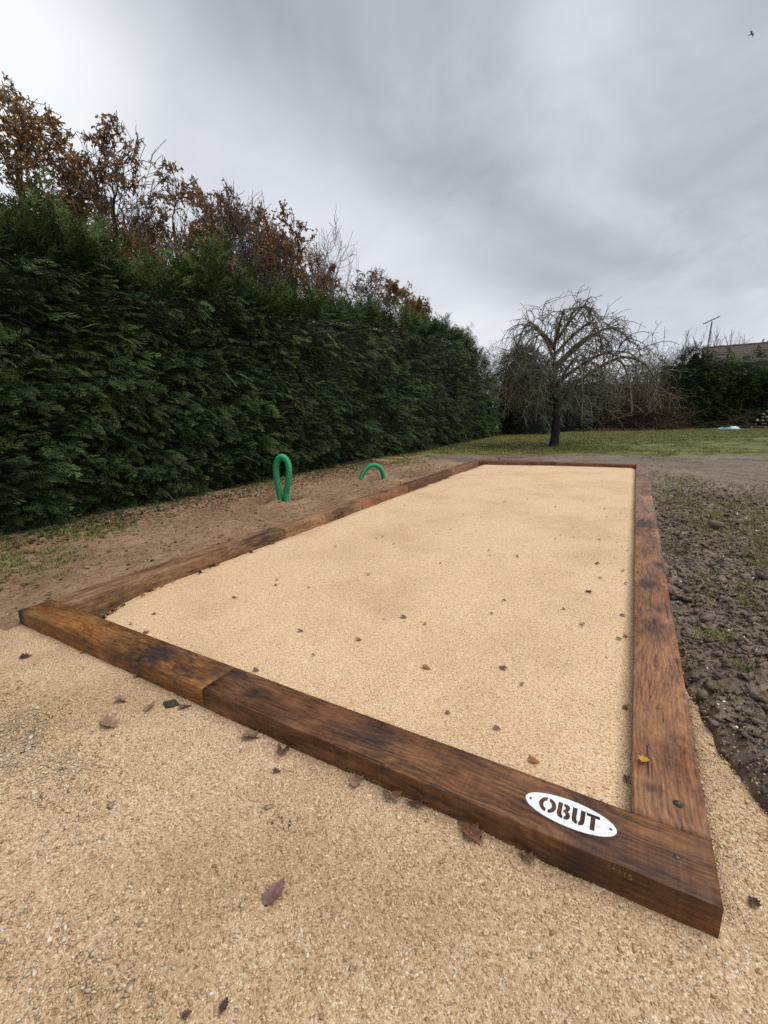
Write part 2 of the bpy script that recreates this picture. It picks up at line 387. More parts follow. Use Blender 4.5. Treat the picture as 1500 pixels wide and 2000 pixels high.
# ------------------------------------------------------------------ ground sheets
land_xy = np.concatenate([-np.geomspace(1500, 12, 14), [0.0], np.geomspace(12, 1500, 14)])
V, F = grid(land_xy, land_xy, lambda x, y: np.full_like(x, -0.14) + 0 * x)
tag(link('ground', mesh_np('ground', V, [F]), M['land']), kind='structure')

PITS = [(-1.19, 3.98, 0.24, 0.20), (-1.0, 6.30, 0.34, 0.20), (-1.52, 3.72, 0.30, 0.16), (-0.62, 6.62, 0.30, 0.14)]
def y_gravel(x):        # far limit of the forecourt gravel
    x = np.asarray(x, float)
    left = -0.05 + 0.09 * fbm(x * 3, 0 * x + 2, 3, 3) - 0.12 * np.clip(-x, 0, 3)
    rightb = np.interp(x, [3.79, 3.84, 3.90, 4.02, 4.4, 7], [1.35, 1.05, 0.72, 0.46, 0.30, -0.1]) + 0.28 * fbm(x * 5, 0 * x + 7, 3, 4)
    return np.where(x < 0.0, left, np.where(x > 3.79, rightb, 0.06))
def z_fore(x, y):
    sdv = y_gravel(x) - y + 0.10 * fbm(x * 6, y * 6, 3, 8)
    z = 0.030 * fbm(x * 1.4, y * 1.4, 3, 1) + 0.014 * fbm(x * 4, y * 4, 2, 11) + 0.010 * fbm(x * 9, y * 9, 3, 2)
    z = z + 0.012 * np.exp(-np.abs(y) / 0.10) * (x > 0) * (x < 3.8)
    return z - np.clip(-sdv * 0.55, 0, 0.10)
def z_soil(x, y):
    z = 0.035 + 0.05 * fbm(x * 0.9, y * 0.9, 3, 5) + 0.035 * fbm(x * 5, y * 5, 4, 6)
    sdv = y - y_gravel(x) + 0.10 * fbm(x * 6, y * 6, 3, 8)
    z = z - np.clip(-sdv * 0.8, 0, 0.15)
    for (cx, cy, r, d) in PITS:
        q = np.hypot(x - cx, (y - cy)) / r + 0.5 * fbm(x * 9, y * 9, 3, 9)
        z = z - d * sstep(q, 1.05, 0.45) + 0.045 * np.exp(-((q - 1.3) / 0.3) ** 2)
    z = z + 0.06 * sstep(x, -1.9, -2.8)
    z = z - 0.14 * sstep(y + 0.9 * np.clip(x + 2, 0, 3) + 0.9 * fbm(x * 2, y * 2, 3, 17), 10.6, 12.6)      # runs out under the track
    return np.minimum(z, np.where(x > -0.14, 0.085, 9))
def z_mud(x, y):
    rid = 1 - np.abs(2 * (vnoise(x * 5, y * 5, 21))  - 1)
    amp = 0.080 + 0.045 * sstep(fbm(x * 0.8, y * 0.8, 2, 12), -0.1, 0.2)
    z = 0.035 + amp * (1.0 * fbm(x * 4, y * 4, 4, 22) + 0.7 * fbm(x * 14, y * 14, 3, 23)) + 0.022 * rid
    z = z + 0.026 * (np.floor(4 * vnoise(x * 9, y * 9, 25)) / 4) + 0.016 * (np.floor(3 * vnoise(x * 23, y * 23, 26)) / 3)
    sdv = y - y_gravel(x) + 0.16 * fbm(x * 7, y * 7, 3, 8)
    z = z - np.clip(-sdv * 1.0, 0, 0.18) - 0.03 * sstep(sdv, 0.25, 0.0)
    trk = y - y_track_lo(x)
    return z * (1 - 0.8 * sstep(trk, -1.2, 0.4)) - 0.06 * sstep(trk, 0.0, 1.0)
def y_track_lo(x): return np.interp(x, [-3, 3.6, 4.2, 5.2, 6.5, 12], [10.0, 10.0, 9.8, 8.3, 6.6, 4.0]) + 0.35 * fbm(np.asarray(x) * 1.5, 0 * np.asarray(x) + 3, 3, 31)
def y_lawn(x): return np.interp(x, [-3, -1, 0.5, 3, 6, 14], [11.6, 12.2, 12.75, 12.9, 13.2, 13.4]) + 0.7 * fbm(np.asarray(x) * 0.9, 0 * np.asarray(x) + 9, 4, 33)
def z_track(x, y):
    z = 0.003 + 0.060 * fbm(x * 0.6, y * 1.5, 3, 41) + 0.034 * fbm(x * 3, y * 6, 4, 42)
    for k, off in ((0.9, 0.035), (2.3, 0.03)):      # wheel ruts
        q = y - (y_track_lo(x) + k + 0.2 * fbm(x * 0.8, y * 0, 2, 43)); z = z - off * np.exp(-(q / 0.16) ** 2) + off * 0.5 * np.exp(-((np.abs(q) - 0.32) / 0.12) ** 2)
    return z - np.clip((y_track_lo(x) - y) * 0.12, 0, 0.12)
def z_lawn(x, y):
    z = 0.03 + 0.05 * fbm(x * 0.5, y * 0.5, 3, 51) + 0.03 * fbm(x * 3, y * 3, 3, 52)
    return z - np.clip((y_lawn(x) - y + 0.5 * fbm(x * 3, y * 3, 3, 53)) * 0.3, 0, 0.12)
DENTS = np.random.default_rng(9).random((70, 3))
def z_court(x, y):
    z = 0.024 + 0.026 * sstep(x, 0.1, 2.6) + 0.007 * fbm(x * 0.9, y * 7, 3, 65) + 0.009 * fbm(x * 3.5, y * 3.5, 2, 66) + 0.010 * fbm(x * 1.2, y * 1.2, 3, 61) + 0.008 * fbm(x * 8, y * 8, 3, 62)
    z = z - 0.034 * sstep(x + 0.05 * fbm(y * 5, x * 5, 3, 63), 0.36, 0.22)
    z = z - 0.020 * sstep(x, 3.50, 3.60) - 0.045 * sstep(y + 0.10 * fbm(x * 4, y * 4, 3, 64), 9.50, 9.64)
    z = z - 0.06 * np.exp(-(((x - 0.22) / 0.22) ** 2 + ((y - 0.30) / 0.30) ** 2))
    for (a_, b_, c_) in DENTS: z = z - (.004 + .005 * c_) * np.exp(-(((x - .3 - 3.2 * a_) ** 2 + (y - .3 - 8 * b_ ** 1.5) ** 2) / .034 ** 2))
    return z - 0.012 * sstep(y, 0.27, 0.20)

def sheet(name, xs, ys, zf, mat):
    V, F = grid(xs, ys, zf)
    return tag(link(name, mesh_np(name, V, [F], True), mat), kind='structure')
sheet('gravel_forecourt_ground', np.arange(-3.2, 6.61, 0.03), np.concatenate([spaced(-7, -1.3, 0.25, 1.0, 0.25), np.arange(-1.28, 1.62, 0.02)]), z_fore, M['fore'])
sheet('gravel_court_ground', np.arange(0.17, 3.62, 0.03), spaced(0.17, 9.67, 0.02, 1.006, 0.09), z_court, M['court'])
sheet('bare_soil_ground', np.concatenate([spaced(-6.0, -2.9, 0.2, 1, 0.2), np.arange(-2.88, 0.071, 0.022)]), spaced(-1.6, 12.8, 0.022, 1.004, 0.08), z_soil, M['soil'])
sheet('mud_ground', np.concatenate([np.arange(3.74, 5.6, 0.014), spaced(5.6, 12, 0.02, 1.03, 0.2)]), spaced(0.0, 10.5, 0.010, 1.004, 0.06), z_mud, M['mud'])
sheet('muddy_track', np.concatenate([spaced(-6, -3, .3, 1, .3), np.arange(-2.95, 9, 0.06), spaced(9, 16, .1, 1.05, .5)]), np.arange(4.0, 14.2, 0.05), z_track, M['track'])
sheet('lawn', np.concatenate([spaced(-8, -3, .5, 1, .5), np.arange(-2.9, 11, 0.08), spaced(11, 30, .2, 1.1, 2)]), spaced(11.2, 60, 0.06, 1.01, 1.0), z_lawn, M['lawn'])

m, nt, b = new_mat('puddle_water'); co = nd(nt, 'NewGeometry').outputs['Position']
put(nt, b, (0.20, 0.168, 0.14), smooth(nt, noise(nt, co, 6, 4, 0.6), 0.35, 0.7, 0.06, 0.22), bump(nt, noise(nt, co, 16, 4, 0.6), 0.35, 0.012), spec=0.8)
V, F = grid(np.linspace(-2, 12, 30), np.linspace(6.0, 13.4, 20), lambda x, y: np.full_like(x, -0.0095))
tag(link('puddle_water', mesh_np('puddle_water', V, [F]), m), kind='structure')

# ------------------------------------------------------------------ loose gravel
rocks = [hull_rock(s, (1, 0.8, 0.6)) for s in range(6)]
grains = [source('gravel_grain', v, f, M['grain']) for v, f in rocks]
grains2 = [source('forecourt_grain', v, f, M['grain2']) for v, f in rocks]
stones = [source('limestone_chip', v, f, M['stone']) for v, f in rocks]
shards = [source('limestone_shard', *hull_rock(s, (1, 0.75, 0.42), 7), M['stone']) for s in range(40, 46)]
pales = [source('pale_stone', v, f, M['paleston']) for v, f in rocks]
def strew(name, n, xr, yr, zf, size, srcs, keep=None, sink=0.25, sig=0.30, flat=None):
    x = rng.uniform(*xr, n); y = rng.uniform(*yr, n)
    if keep is not None:
        k = keep(x, y); x, y = x[k], y[k]
    s = size * np.exp(rng.normal(0, sig, len(x)))
    p = np.stack([x, y, zf(x, y) + s * (0.3 - sink)], 1)
    return scatter(name, p, eul_rand(len(x), 0.6), s, srcs, rng.integers(0, len(srcs), len(x)))
in_view_near = lambda x, y: (x > 1.0 - 2.2 * (y + 1.2)) & (y < y_gravel(x) + 0.25)
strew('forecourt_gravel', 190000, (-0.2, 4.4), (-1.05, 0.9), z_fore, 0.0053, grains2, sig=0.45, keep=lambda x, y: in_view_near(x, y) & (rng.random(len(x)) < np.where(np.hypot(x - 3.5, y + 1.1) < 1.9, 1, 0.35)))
strew('court_gravel', 90000, (0.2, 3.59), (0.2, 3.4), z_court, 0.0056, grains, sig=0.40, keep=lambda x, y: rng.random(len(x)) < np.clip(1.2 - 0.30 * y, 0.2, 1))
def coarse(x, y):
    a = np.exp(-(((x - 1.30) / 0.50) ** 2 + ((y + 0.54) / 0.16) ** 2)) + 0.35 * np.exp(-(((x - 2.42) / 0.25) ** 2 + ((y + 0.84) / 0.09) ** 2)) + 0.02
    return rng.random(len(x)) < a * (0.4 + 1.2 * vnoise(x * 9, y * 9, 71))
strew('coarse_gravel', 42000, (0.6, 3.2), (-1.0, -0.2), z_fore, 0.0130, shards, keep=coarse, sig=0.36, sink=0.16)
strew('spilled_gravel', 4200, (3.79, 4.5), (0.25, 1.9), lambda x, y: np.maximum(z_mud(x, y), z_fore(x, y)), 0.010, stones, keep=lambda x, y: rng.random(len(x)) < np.exp(-np.clip(y - y_gravel(x), 0, 9) / 0.22), sig=0.4)

# ------------------------------------------------------------------ oak sleepers
SL_H = 0.1072
def sleeper_mesh(name, L, wd=0.2, top=SL_H, bottom=-0.06, seed=0, wane=None, step=0.04):
    n = max(6, int(L / step)); xs = np.linspace(0, L, n)
    r = 0.004; k = 3
    prof = []
    for (cy, cz, a0) in ((wd - r, top - r, 0), (r, top - r, 90), (r, bottom + r, 180), (wd - r, bottom + r, 270)):
        for i in range(k):
            a = R(a0 + 90 * i / (k - 1)); prof.append((cy + r * math.cos(a), cz + r * math.sin(a)))
    extra = [(wd, top * 0.5), (wd * 0.66, top), (wd * 0.33, top), (0, top * 0.5)]
    P0 = prof[:k] + [(wd * 0.66, top), (wd * 0.33, top)] + prof[k:2 * k] + [(0, top * 0.55), (0, top * 0.2)] + prof[2 * k:] + [(wd, top * 0.3)]
    P0 = np.array(P0); m = len(P0)
    Vx = np.repeat(xs[:, None], m, 1); Vy = np.repeat(P0[None, :, 0], n, 0); Vz = np.repeat(P0[None, :, 1], n, 0)
    Vy = Vy + 0.004 * fbm(Vx * 4 + seed, Vz * 30 + (Vy > wd / 2) * 9, 3, 80) + 0.010 * fbm(Vx * 0.7 + seed, 0 * Vx, 2, 82)
    Vz = Vz + (Vz > 0.05) * (0.0035 * fbm(Vx * 5 + seed, Vy * 25, 3, 81) + 0.006 * fbm(Vx * 0.8 + seed, 0 * Vx, 2, 83))
    if wane:
        for (w0, w1, dep) in wane:      # bark edge missing along the front arris
            msk = sstep(Vx, w0, w0 + 0.12) * sstep(Vx, w1, w1 - 0.12) * (0.6 + 0.8 * vnoise(Vx * 14, Vx * 0, 84))
            fr = sstep(Vy, 0.035, 0.0) * (Vz > top * 0.45)
            tp = sstep(Vz, top - 0.03, top) * (Vy < 0.03)
            Vz = Vz - msk * fr * dep * 0.8 * (Vz > top * 0.6); Vy = Vy + msk * tp * dep
    V = np.stack([Vx, Vy, Vz], -1).reshape(-1, 3)
    a = np.arange(n * m).reshape(n, m); b2 = np.roll(a, -1, 1)
    F = np.stack([a[:-1], a[1:], b2[1:], b2[:-1]], -1).reshape(-1, 4)
    c0 = V[:m].mean(0); c1 = V[-m:].mean(0); V = np.concatenate([V, [c0, c1]]); i0 = n * m; i1 = i0 + 1
    j = np.arange(m); j2 = (j + 1) % m
    T0 = np.stack([np.full(m, i0), j, j2], -1); T1 = np.stack([np.full(m, i1), (n - 1) * m + j2, (n - 1) * m + j], -1)
    return mesh_np(name, V, [F, T0, T1])
WM = {
 'frontA': wood('oak_honey', (0.048, 0.020, 0.007), (0.175, 0.082, 0.027), (0.32, 0.170, 0.060), spots=[(1.42, 0.10, 0.26, 0.13, 0.92), (1.62, 0.06, 0.12, 0.06, 0.6), (0.10, 0.13, 0.10, 0.05, 0.6), (0.02, 0.0, 0.07, 0.05, 0.9), (1.79, 0.13, 0.12, 0.09, 0.5)], stain=0.35, seed=1.3, warm=(1.05, 0.75, 0.5)),
 'frontB': wood('oak_chocolate', (0.032, 0.0125, 0.0058), (0.132, 0.058, 0.026), (0.26, 0.126, 0.057), spots=[(0.06, 0.17, 0.09, 0.05, 0.75), (0.24, 0.10, 0.07, 0.04, 0.7), (0.84, 0.10, 0.15, 0.06, 0.8), (1.62, 0.16, 0.05, 0.12, 0.55), (1.60, 0.0, 0.05, 0.4, 0.55), (1.25, 0.16, 0.10, 0.04, 0.4)], stain=0.55, seed=3.7),
 'rightA': wood('oak_red', (0.062, 0.026, 0.0125), (0.235, 0.110, 0.054), (0.38, 0.208, 0.115), spots=[(0.13, 0.14, 0.03, 0.05, 0.6), (1.45, 0.10, 0.16, 0.05, 0.85), (1.62, 0.08, 0.06, 0.03, 0.7), (2.05, 0.11, 0.12, 0.09, 0.7), (2.55, 0.03, 0.08, 0.05, 0.85), (2.9, 0.12, 0.2, 0.06, 0.5), (3.65, 0.10, 0.12, 0.09, 0.6)], stain=0.55, seed=6.1, warm=(1.2, 0.85, 0.7)),
 'rightB': wood('oak_rose', (0.075, 0.037, 0.023), (0.240, 0.128, 0.078), (0.37, 0.225, 0.15), spots=[(0.18, 0.12, 0.26, 0.09, 0.9), (0.9, 0.10, 0.2, 0.04, 0.6), (2.2, 0.1, 0.3, 0.06, 0.4)], stain=0.5, seed=8.4),
 'rightC': wood('oak_mauve', (0.080, 0.046, 0.036), (0.20, 0.118, 0.088), (0.30, 0.195, 0.155), stain=0.3, seed=10.4),
 'leftA': wood('oak_brown', (0.070, 0.037, 0.019), (0.230, 0.128, 0.068), (0.36, 0.22, 0.125), spots=[(1.85, 0.04, 0.5, 0.09, 0.75), (0.3, 0.02, 0.3, 0.05, 0.5), (2.12, 0.16, 0.05, 0.06, 0.7)], stain=0.4, seed=12.1),
 'leftB': wood('oak_tan', (0.080, 0.040, 0.020), (0.245, 0.132, 0.070), (0.37, 0.22, 0.125), spots=[(1.1, 0.02, 0.35, 0.05, 0.7), (1.45, 0.1, 0.15, 0.1, 0.4)], stain=0.3, seed=14.6),
 'leftC': wood('oak_orange', (0.095, 0.043, 0.022), (0.265, 0.125, 0.066), (0.36, 0.19, 0.105), spots=[(0.9, 0.1, 0.2, 0.1, 0.75)], stain=0.25, seed=17.2),
 'leftD': wood('oak_russet', (0.045, 0.022, 0.014), (0.130, 0.062, 0.036), (0.20, 0.105, 0.065), stain=0.45, seed=19.3),
 'backA': wood('oak_copper', (0.070, 0.032, 0.018), (0.225, 0.105, 0.058), (0.32, 0.17, 0.10), spots=[(1.9, 0.0, 0.12, 0.2, 0.7)], stain=0.4, seed=22.3),
 'backB': wood('oak_cinnamon', (0.060, 0.028, 0.015), (0.185, 0.085, 0.044), (0.26, 0.135, 0.078), stain=0.35, seed=25.9),
}
SL = {}
def sleeper(key, label, L, loc, rz, dz=0.0, wane=None, **kw):
    me = sleeper_mesh('oak_sleeper', L, seed=loc[0] * 3 + loc[1] * 1.7, wane=wane, top=SL_H + dz, **kw)
    o = link('oak_sleeper', me, WM[key], loc=(loc[0], loc[1], 0), rot=(0, 0, rz))
    tag(o, label, 'timber sleeper', 'oak sleepers framing the court'); SL[key] = o; return o
G2 = 0.0025
sleeper('frontA', 'honey brown oak sleeper with burnt patch at the near left corner', 1.86 - G2, (0, 0), 0, wane=[(0.70, 1.40, 0.024)])
sleeper('frontB', 'dark chocolate oak sleeper carrying the white oval plate', 3.794 - 1.86 - G2, (1.86, 0), 0, dz=0.001)
# right row: local X runs away from the camera, local Y to the left of travel
sleeper('rightA', 'long reddish sleeper with yellow leaf, butting against the plated sleeper', 3.766 - G2, (3.794, 0.2055), R(90), dz=-0.002)
sleeper('rightB', 'rose brown sleeper beside the mud with blue black stain at its near end', 3.85 - G2, (3.794, 3.972), R(90), dz=0.002)
sleeper('rightC', 'short mauve brown sleeper at the far end of the mud side', 2.02 - G2, (3.794, 7.822), R(90), dz=0.003)
sleeper('leftA', 'brown sleeper meeting the honey sleeper, long black stain on top', 2.178 - G2, (0.2, 0.202), R(90), dz=0.003)
sleeper('leftB', 'tan sleeper beside the tall green hose loop', 1.60 - G2, (0.2, 2.397), R(90), dz=-0.006)
sleeper('leftC', 'orange brown sleeper beside the low green hose arch', 1.5 - G2, (0.2, 3.997), R(90), dz=0.004)
sleeper('leftD', 'dark russet sleeper on the hedge side after the hose arch', 2.1 - G2, (0.2, 5.50), R(90), dz=0.0)
SL['leftE'] = sleeper('backA', 'copper sleeper at the far corner on the hedge side', 2.04 - G2, (0.2, 7.60), R(90), dz=0.004)
sleeper('backA', 'far end sleeper with dark end, nearer the hedge', 1.95 - G2, (0.0, 9.64), 0, dz=0.002)
sleeper('backB', 'far end sleeper joining the mud side row', 3.592 - 1.95 - G2, (1.95, 9.64), 0, dz=-0.003)

# countersunk screws; dark discs paint the shade of their torn holes
m, nt, b = new_mat('screw_steel'); put(nt, b, (0.11, 0.10, 0.10), 0.55, metal=0.7); M['screw'] = m
m, nt, b = new_mat('hole_shade'); put(nt, b, (0.035, 0.026, 0.022), 0.8); M['hole'] = m
def disc(r0, r1, z0, z1, n=14, ry=1.0):
    th = np.arange(n) * 2 * math.pi / n
    rings = [(r0, z0), (r1, z1)]
    V = [np.stack([r * np.cos(th), ry * r * np.sin(th), np.full(n, z)], 1) for r, z in rings] + [np.array([[0, 0, z1]])]
    j = np.arange(n); j2 = (j + 1) % n
    return np.concatenate(V), np.stack([j, j2, n + j2, n + j], 1), np.stack([n + j, n + j2, np.full(n, 2 * n)], 1)
V, Q, T = disc(0.017, 0.012, -0.001, 0.0022, ry=0.8); hole_me = mesh_np('hole_shade_disc', V, [Q, T])  # raised dark disc, shade of the hole put into its colour
V, Q, T = disc(0.0085, 0.007, 0.001, 0.0042, n=6); screw_me = mesh_np('screw', V, [Q, T])
hole_me.materials.append(M['hole']); screw_me.materials.append(M['screw'])
def add_screw(parent, lx, ly, s=1.0, rz=0.0):
    h = link('hole_shade_disc', hole_me, parent=parent, loc=(lx, ly, SL_H + 0.0012), rot=(0, 0, rz), scale=s)
    link('screw', screw_me, parent=h, loc=(0, 0, 0.0005))
add_screw(SL['frontB'], 3.702 - 1.86, 0.097, 0.85, 0.4); add_screw(SL['rightA'], 0.297 - 0.202, 3.794 - 3.719, 0.85, 1.0)
for (x, y) in ((1.807, 0.110), (1.842, 0.152)): add_screw(SL['frontA'], x, y, 0.7)
for (x, y) in ((2.001, 0.103), (2.02, 0.15)): add_screw(SL['frontB'], x - 1.86, y, 0.7)
for k in ('rightA', 'rightB'): add_screw(SL[k], 3.6, 0.1, 0.9)
add_screw(SL['leftB'], 1.5, 0.1, 0.8)

# faint stamped digits on the front face of the plated sleeper
def text_mesh(txt, size, ext):
    cu = bpy.data.curves.new('t', 'FONT'); cu.body = txt; cu.size = size; cu.extrude = ext; cu.resolution_u = 2
    o = bpy.data.objects.new('t', cu); C.objects.link(o); dg = bpy.context.evaluated_depsgraph_get()
    me = bpy.data.meshes.new_from_object(o.evaluated_get(dg)); bpy.data.objects.remove(o); return me
m, nt, b = new_mat('stamp_ink'); put(nt, b, (0.26, 0.16, 0.085), 0.8); M['stamp'] = m
me = text_mesh('35115', 0.026, 0.0006); me.name = 'stamped_number'
link('stamped_number', me, M['stamp'], parent=SL['frontB'], loc=(3.534 - 1.86, -0.0022, 0.078), rot=(R(90), 0, 0))

# ------------------------------------------------------------------ the oval plate with stencilled letters
def poly_curve(cu, pts):
    s = cu.splines.new('POLY'); s.points.add(len(pts) - 1)
    for p, q in zip(s.points, pts): p.co = (q[0], q[1], 0, 1)
    s.use_cyclic_u = True
cu = bpy.data.curves.new('plate', 'CURVE'); cu.dimensions = '2D'; cu.fill_mode = 'BOTH'; cu.extrude = 0.0011
poly_curve(cu, [(0.130 * math.cos(a), 0.0505 * math.sin(a)) for a in np.linspace(0, 2 * math.pi, 72, endpoint=False)])
def arc(cx, rx, ry, a0, a1, n=12): return [(cx + rx * math.cos(R(a)), ry * math.sin(R(a))) for a in np.linspace(a0, a1, n)]
oc = -0.063
poly_curve(cu, arc(oc, 0.0255, 0.029, 97, 263) + arc(oc, 0.0125, 0.0155, 255, 105))
poly_curve(cu, arc(oc, 0.0255, 0.029, -83, 83) + arc(oc, 0.0125, 0.0155, 75, -75))
poly_curve(cu, [(-.034, .029), (-.021, .029), (-.021, -.012), (-.0165, -.018), (-.0165, -.029), (-.024, -.029), (-.031, -.024), (-.034, -.016)])
poly_curve(cu, [(-.017, .029), (-.008, .029), (-.001, .025), (.001, .017), (-.001, .008), (-.004, .003), (.001, -.001), (.004, -.010), (.003, -.020), (-.003, -.027), (-.010, -.029), (-.0135, -.029), (-.0135, -.018), (-.0095, -.015), (-.0095, -.008), (-.0135, -.005), (-.017, -.005), (-.017, .006), (-.012, .008), (-.012, .015), (-.017, .018)])
poly_curve(cu, [(.008, .029), (.021, .029), (.021, -.011), (.0245, -.017), (.0245, -.029), (.018, -.028), (.011, -.023), (.008, -.014)])
poly_curve(cu, [(.031, .029), (.044, .029), (.044, -.014), (.041, -.023), (.034, -.028), (.0275, -.029), (.0275, -.017), (.031, -.011)])
poly_curve(cu, [(.047, .029), (.084, .029), (.084, .017), (.072, .017), (.072, -.029), (.059, -.029), (.059, .017), (.047, .017)])
o = bpy.data.objects.new('plate', cu); C.objects.link(o)
me = bpy.data.meshes.new_from_object(o.evaluated_get(bpy.context.evaluated_depsgraph_get())); bpy.data.objects.remove(o)
m, nt, b = new_mat('galvanised_plate')
co = nd(nt, 'TexCoord').outputs['Object']
gn = noise(nt, co, 60, 4, 0.6)
put(nt, b, ramp(nt, gn, [(0.34, (0.60, 0.62, 0.64)), (0.46, (0.82, 0.83, 0.84)), (0.75, (0.88, 0.88, 0.88))]), ramp(nt, gn, [(0.3, 0.25), (0.7, 0.42)]), metal=0.15, spec=0.6)
me.name = 'oval_plate'
plate = link('oval_plate', me, m, loc=(3.425, 0.1005, SL_H + 0.0042))
tag(plate, 'white oval metal plate with cut out letters OBUT', 'name plate')
for s in (-1, 1):
    V, Q, T = disc(0.0042, 0.0026, 0.0015, 0.0034, n=12)
    link('plate_screw', mesh_np('plate_screw', V, [Q, T]), M['screw'], parent=plate, loc=(s * 0.114, 0, 0))

# ------------------------------------------------------------------ green corrugated hoses
m, nt, b = new_mat('green_plastic')
co = nd(nt, 'NewGeometry').outputs['Position']
put(nt, b, mix(nt, smooth(nt, noise(nt, co, 9, 5, 0.65), 0.55, 0.75), (0.012, 0.300, 0.115), (0.11, 0.21, 0.10)), 0.42, spec=0.45); M['hose'] = m
def hose(name, ctrl, rad, label):
    ctrl = np.array(ctrl, float)
    t = np.linspace(0, 1, len(ctrl)); tt = np.linspace(0, 1, 60)
    # Catmull-Rom
    def cr(u):
        i = np.clip((u * (len(ctrl) - 1)).astype(int), 0, len(ctrl) - 2); f = u * (len(ctrl) - 1) - i
        p0 = ctrl[np.maximum(i - 1, 0)]; p1 = ctrl[i]; p2 = ctrl[i + 1]; p3 = ctrl[np.minimum(i + 2, len(ctrl) - 1)]
        f = f[:, None]
        return 0.5 * ((2 * p1) + (-p0 + p2) * f + (2 * p0 - 5 * p1 + 4 * p2 - p3) * f ** 2 + (-p0 + 3 * p1 - 3 * p2 + p3) * f ** 3)
    d = cr(np.linspace(0, 1, 800)); s = np.concatenate([[0], np.cumsum(np.linalg.norm(np.diff(d, axis=0), axis=1))])
    n = int(s[-1] / 0.0028); sv = np.linspace(0, s[-1], n)
    P_ = np.stack([np.interp(sv, s, d[:, k]) for k in range(3)], 1)
    ph = sv / 0.019 * 2 * math.pi
    rad_ = rad * (1 + 0.06 * np.clip(1.6 * np.cos(ph), -1, 1))
    V, F = tubes(P_[None], rad_[None], 18)
    # tangent frames are stable because the loop lies near one plane
    o = link(name, mesh_np(name, V, [F], True), M['hose']); return tag(o, label, 'hose', 'green drain hoses by the hedge')
hose('corrugated_hose', [(-1.205, 3.85, -0.16), (-1.207, 3.85, 0.10), (-1.245, 3.85, 0.36), (-1.245, 3.85, 0.57), (-1.18, 3.855, 0.70), (-1.10, 3.86, 0.732), (-1.02, 3.865, 0.67), (-1.00, 3.87, 0.54), (-1.045, 3.875, 0.34), (-1.112, 3.88, 0.14), (-1.115, 3.88, -0.16)], 0.046, 'tall green corrugated hose looped upright out of the soil')
hose('corrugated_hose', [(-1.14, 6.02, -0.15), (-1.13, 6.04, 0.05), (-1.08, 6.12, 0.23), (-1.0, 6.22, 0.325), (-0.92, 6.32, 0.325), (-0.85, 6.41, 0.23), (-0.83, 6.45, 0.06), (-0.83, 6.46, -0.15)], 0.046, 'low green corrugated hose arching out of its pit')

# ------------------------------------------------------------------ conifer hedges
def spray(seed, n=6, sub=(0.35, 0.65)):
    r = np.random.default_rng(seed); V, T = [], []
    def zc(x): return -0.20 * x * x
    def kite(p, d, l, wd, dz):
        d = np.array(d); pe = np.array([-d[1], d[0]]); i = len(V)
        mid = p[:2] + d * l * 0.45; tip = p[:2] + d * l
        for q, z in ((p[:2], p[2]), (mid + pe * wd, p[2] + dz * 0.5 + 0.01), (tip, p[2] + dz), (mid - pe * wd, p[2] + dz * 0.5 - 0.01)): V.append((q[0], q[1], z))
        T.extend([(i, i + 1, i + 2), (i, i + 2, i + 3)])
    for i, t in enumerate(np.linspace(0.10, 0.90, n)):
        for s in (-1, 1):
            tt = t + r.uniform(-.03, .03); a = R(r.uniform(38, 58) - 15 * t) * s
            l = (0.46 * (1 - t) ** 0.7 + 0.12) * r.uniform(.8, 1.15); d = (math.cos(a), math.sin(a)); dz = -0.20 * l + r.uniform(-.06, .05)
            p = np.array([tt, 0, zc(tt)]); kite(p, d, l, 0.026, dz)
            for u in sub:
                for s2 in (-1, 1):
                    a2 = a + s2 * R(r.uniform(30, 45)); q = np.array([tt + d[0] * l * u, d[1] * l * u, p[2] + dz * u])
                    i0 = len(V); l2 = l * (0.48 - 0.25 * u) * r.uniform(.8, 1.2); d2 = np.array([math.cos(a2), math.sin(a2)]); pe = np.array([-d2[1], d2[0]])
                    e = q[:2] + d2 * l2; w1 = 0.024
                    V.extend([(q[0] - pe[0] * w1 * .4, q[1] - pe[1] * w1 * .4, q[2]), (q[0] + d2[0] * l2 * .5 + pe[0] * w1, q[1] + d2[1] * l2 * .5 + pe[1] * w1, q[2] + r.uniform(-.02, .02)), (e[0], e[1], q[2] - 0.12 * l2)])
                    T.append((i0, i0 + 1, i0 + 2))
    kite(np.array([0.8, 0, zc(.8)]), (1, 0), 0.25, 0.024, -0.06); kite(np.array([0, 0, 0]), (1, 0), 0.95, 0.010, zc(.9))
    return np.array(V), np.array(T)
SPR = [spray(s, 5) for s in range(5)]
SPR_FAR = [spray(s, 5, (0.5,)) for s in range(5, 9)]
ZT_Y = [-3, 0.5, 1.6, 2.1, 2.7, 3.23, 3.94, 4.5, 4.82, 5.15, 5.6, 6.9, 8.9, 11.8, 16.4, 18.6, 20, 21, 22.2]
ZT_Z = [3.50, 3.55, 3.66, 3.76, 3.64, 3.42, 3.55, 3.80, 3.95, 3.75, 3.72, 3.78, 3.98, 4.22, 4.45, 4.35, 3.7, 3.2, 2.4]
def foliage(name, parent, pos, fwd, up, scl, tone, mat, near=None):
    idx = rng.integers(0, len(SPR_FAR), len(pos)); rot = basis(fwd, up)
    if near is not None: idx = np.where(near, len(SPR_FAR) + rng.integers(0, len(SPR), len(pos)), idx)
    V, F, I = bake(SPR_FAR + SPR, idx, pos, rot, scl)
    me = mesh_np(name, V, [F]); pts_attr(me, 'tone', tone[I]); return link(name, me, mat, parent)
def bulge(y, z): return 0.34 * fbm(y * 1.1, z * 0.9, 3, 101) + 0.42 * fbm(y * 3.2, z * 3.4, 3, 102)

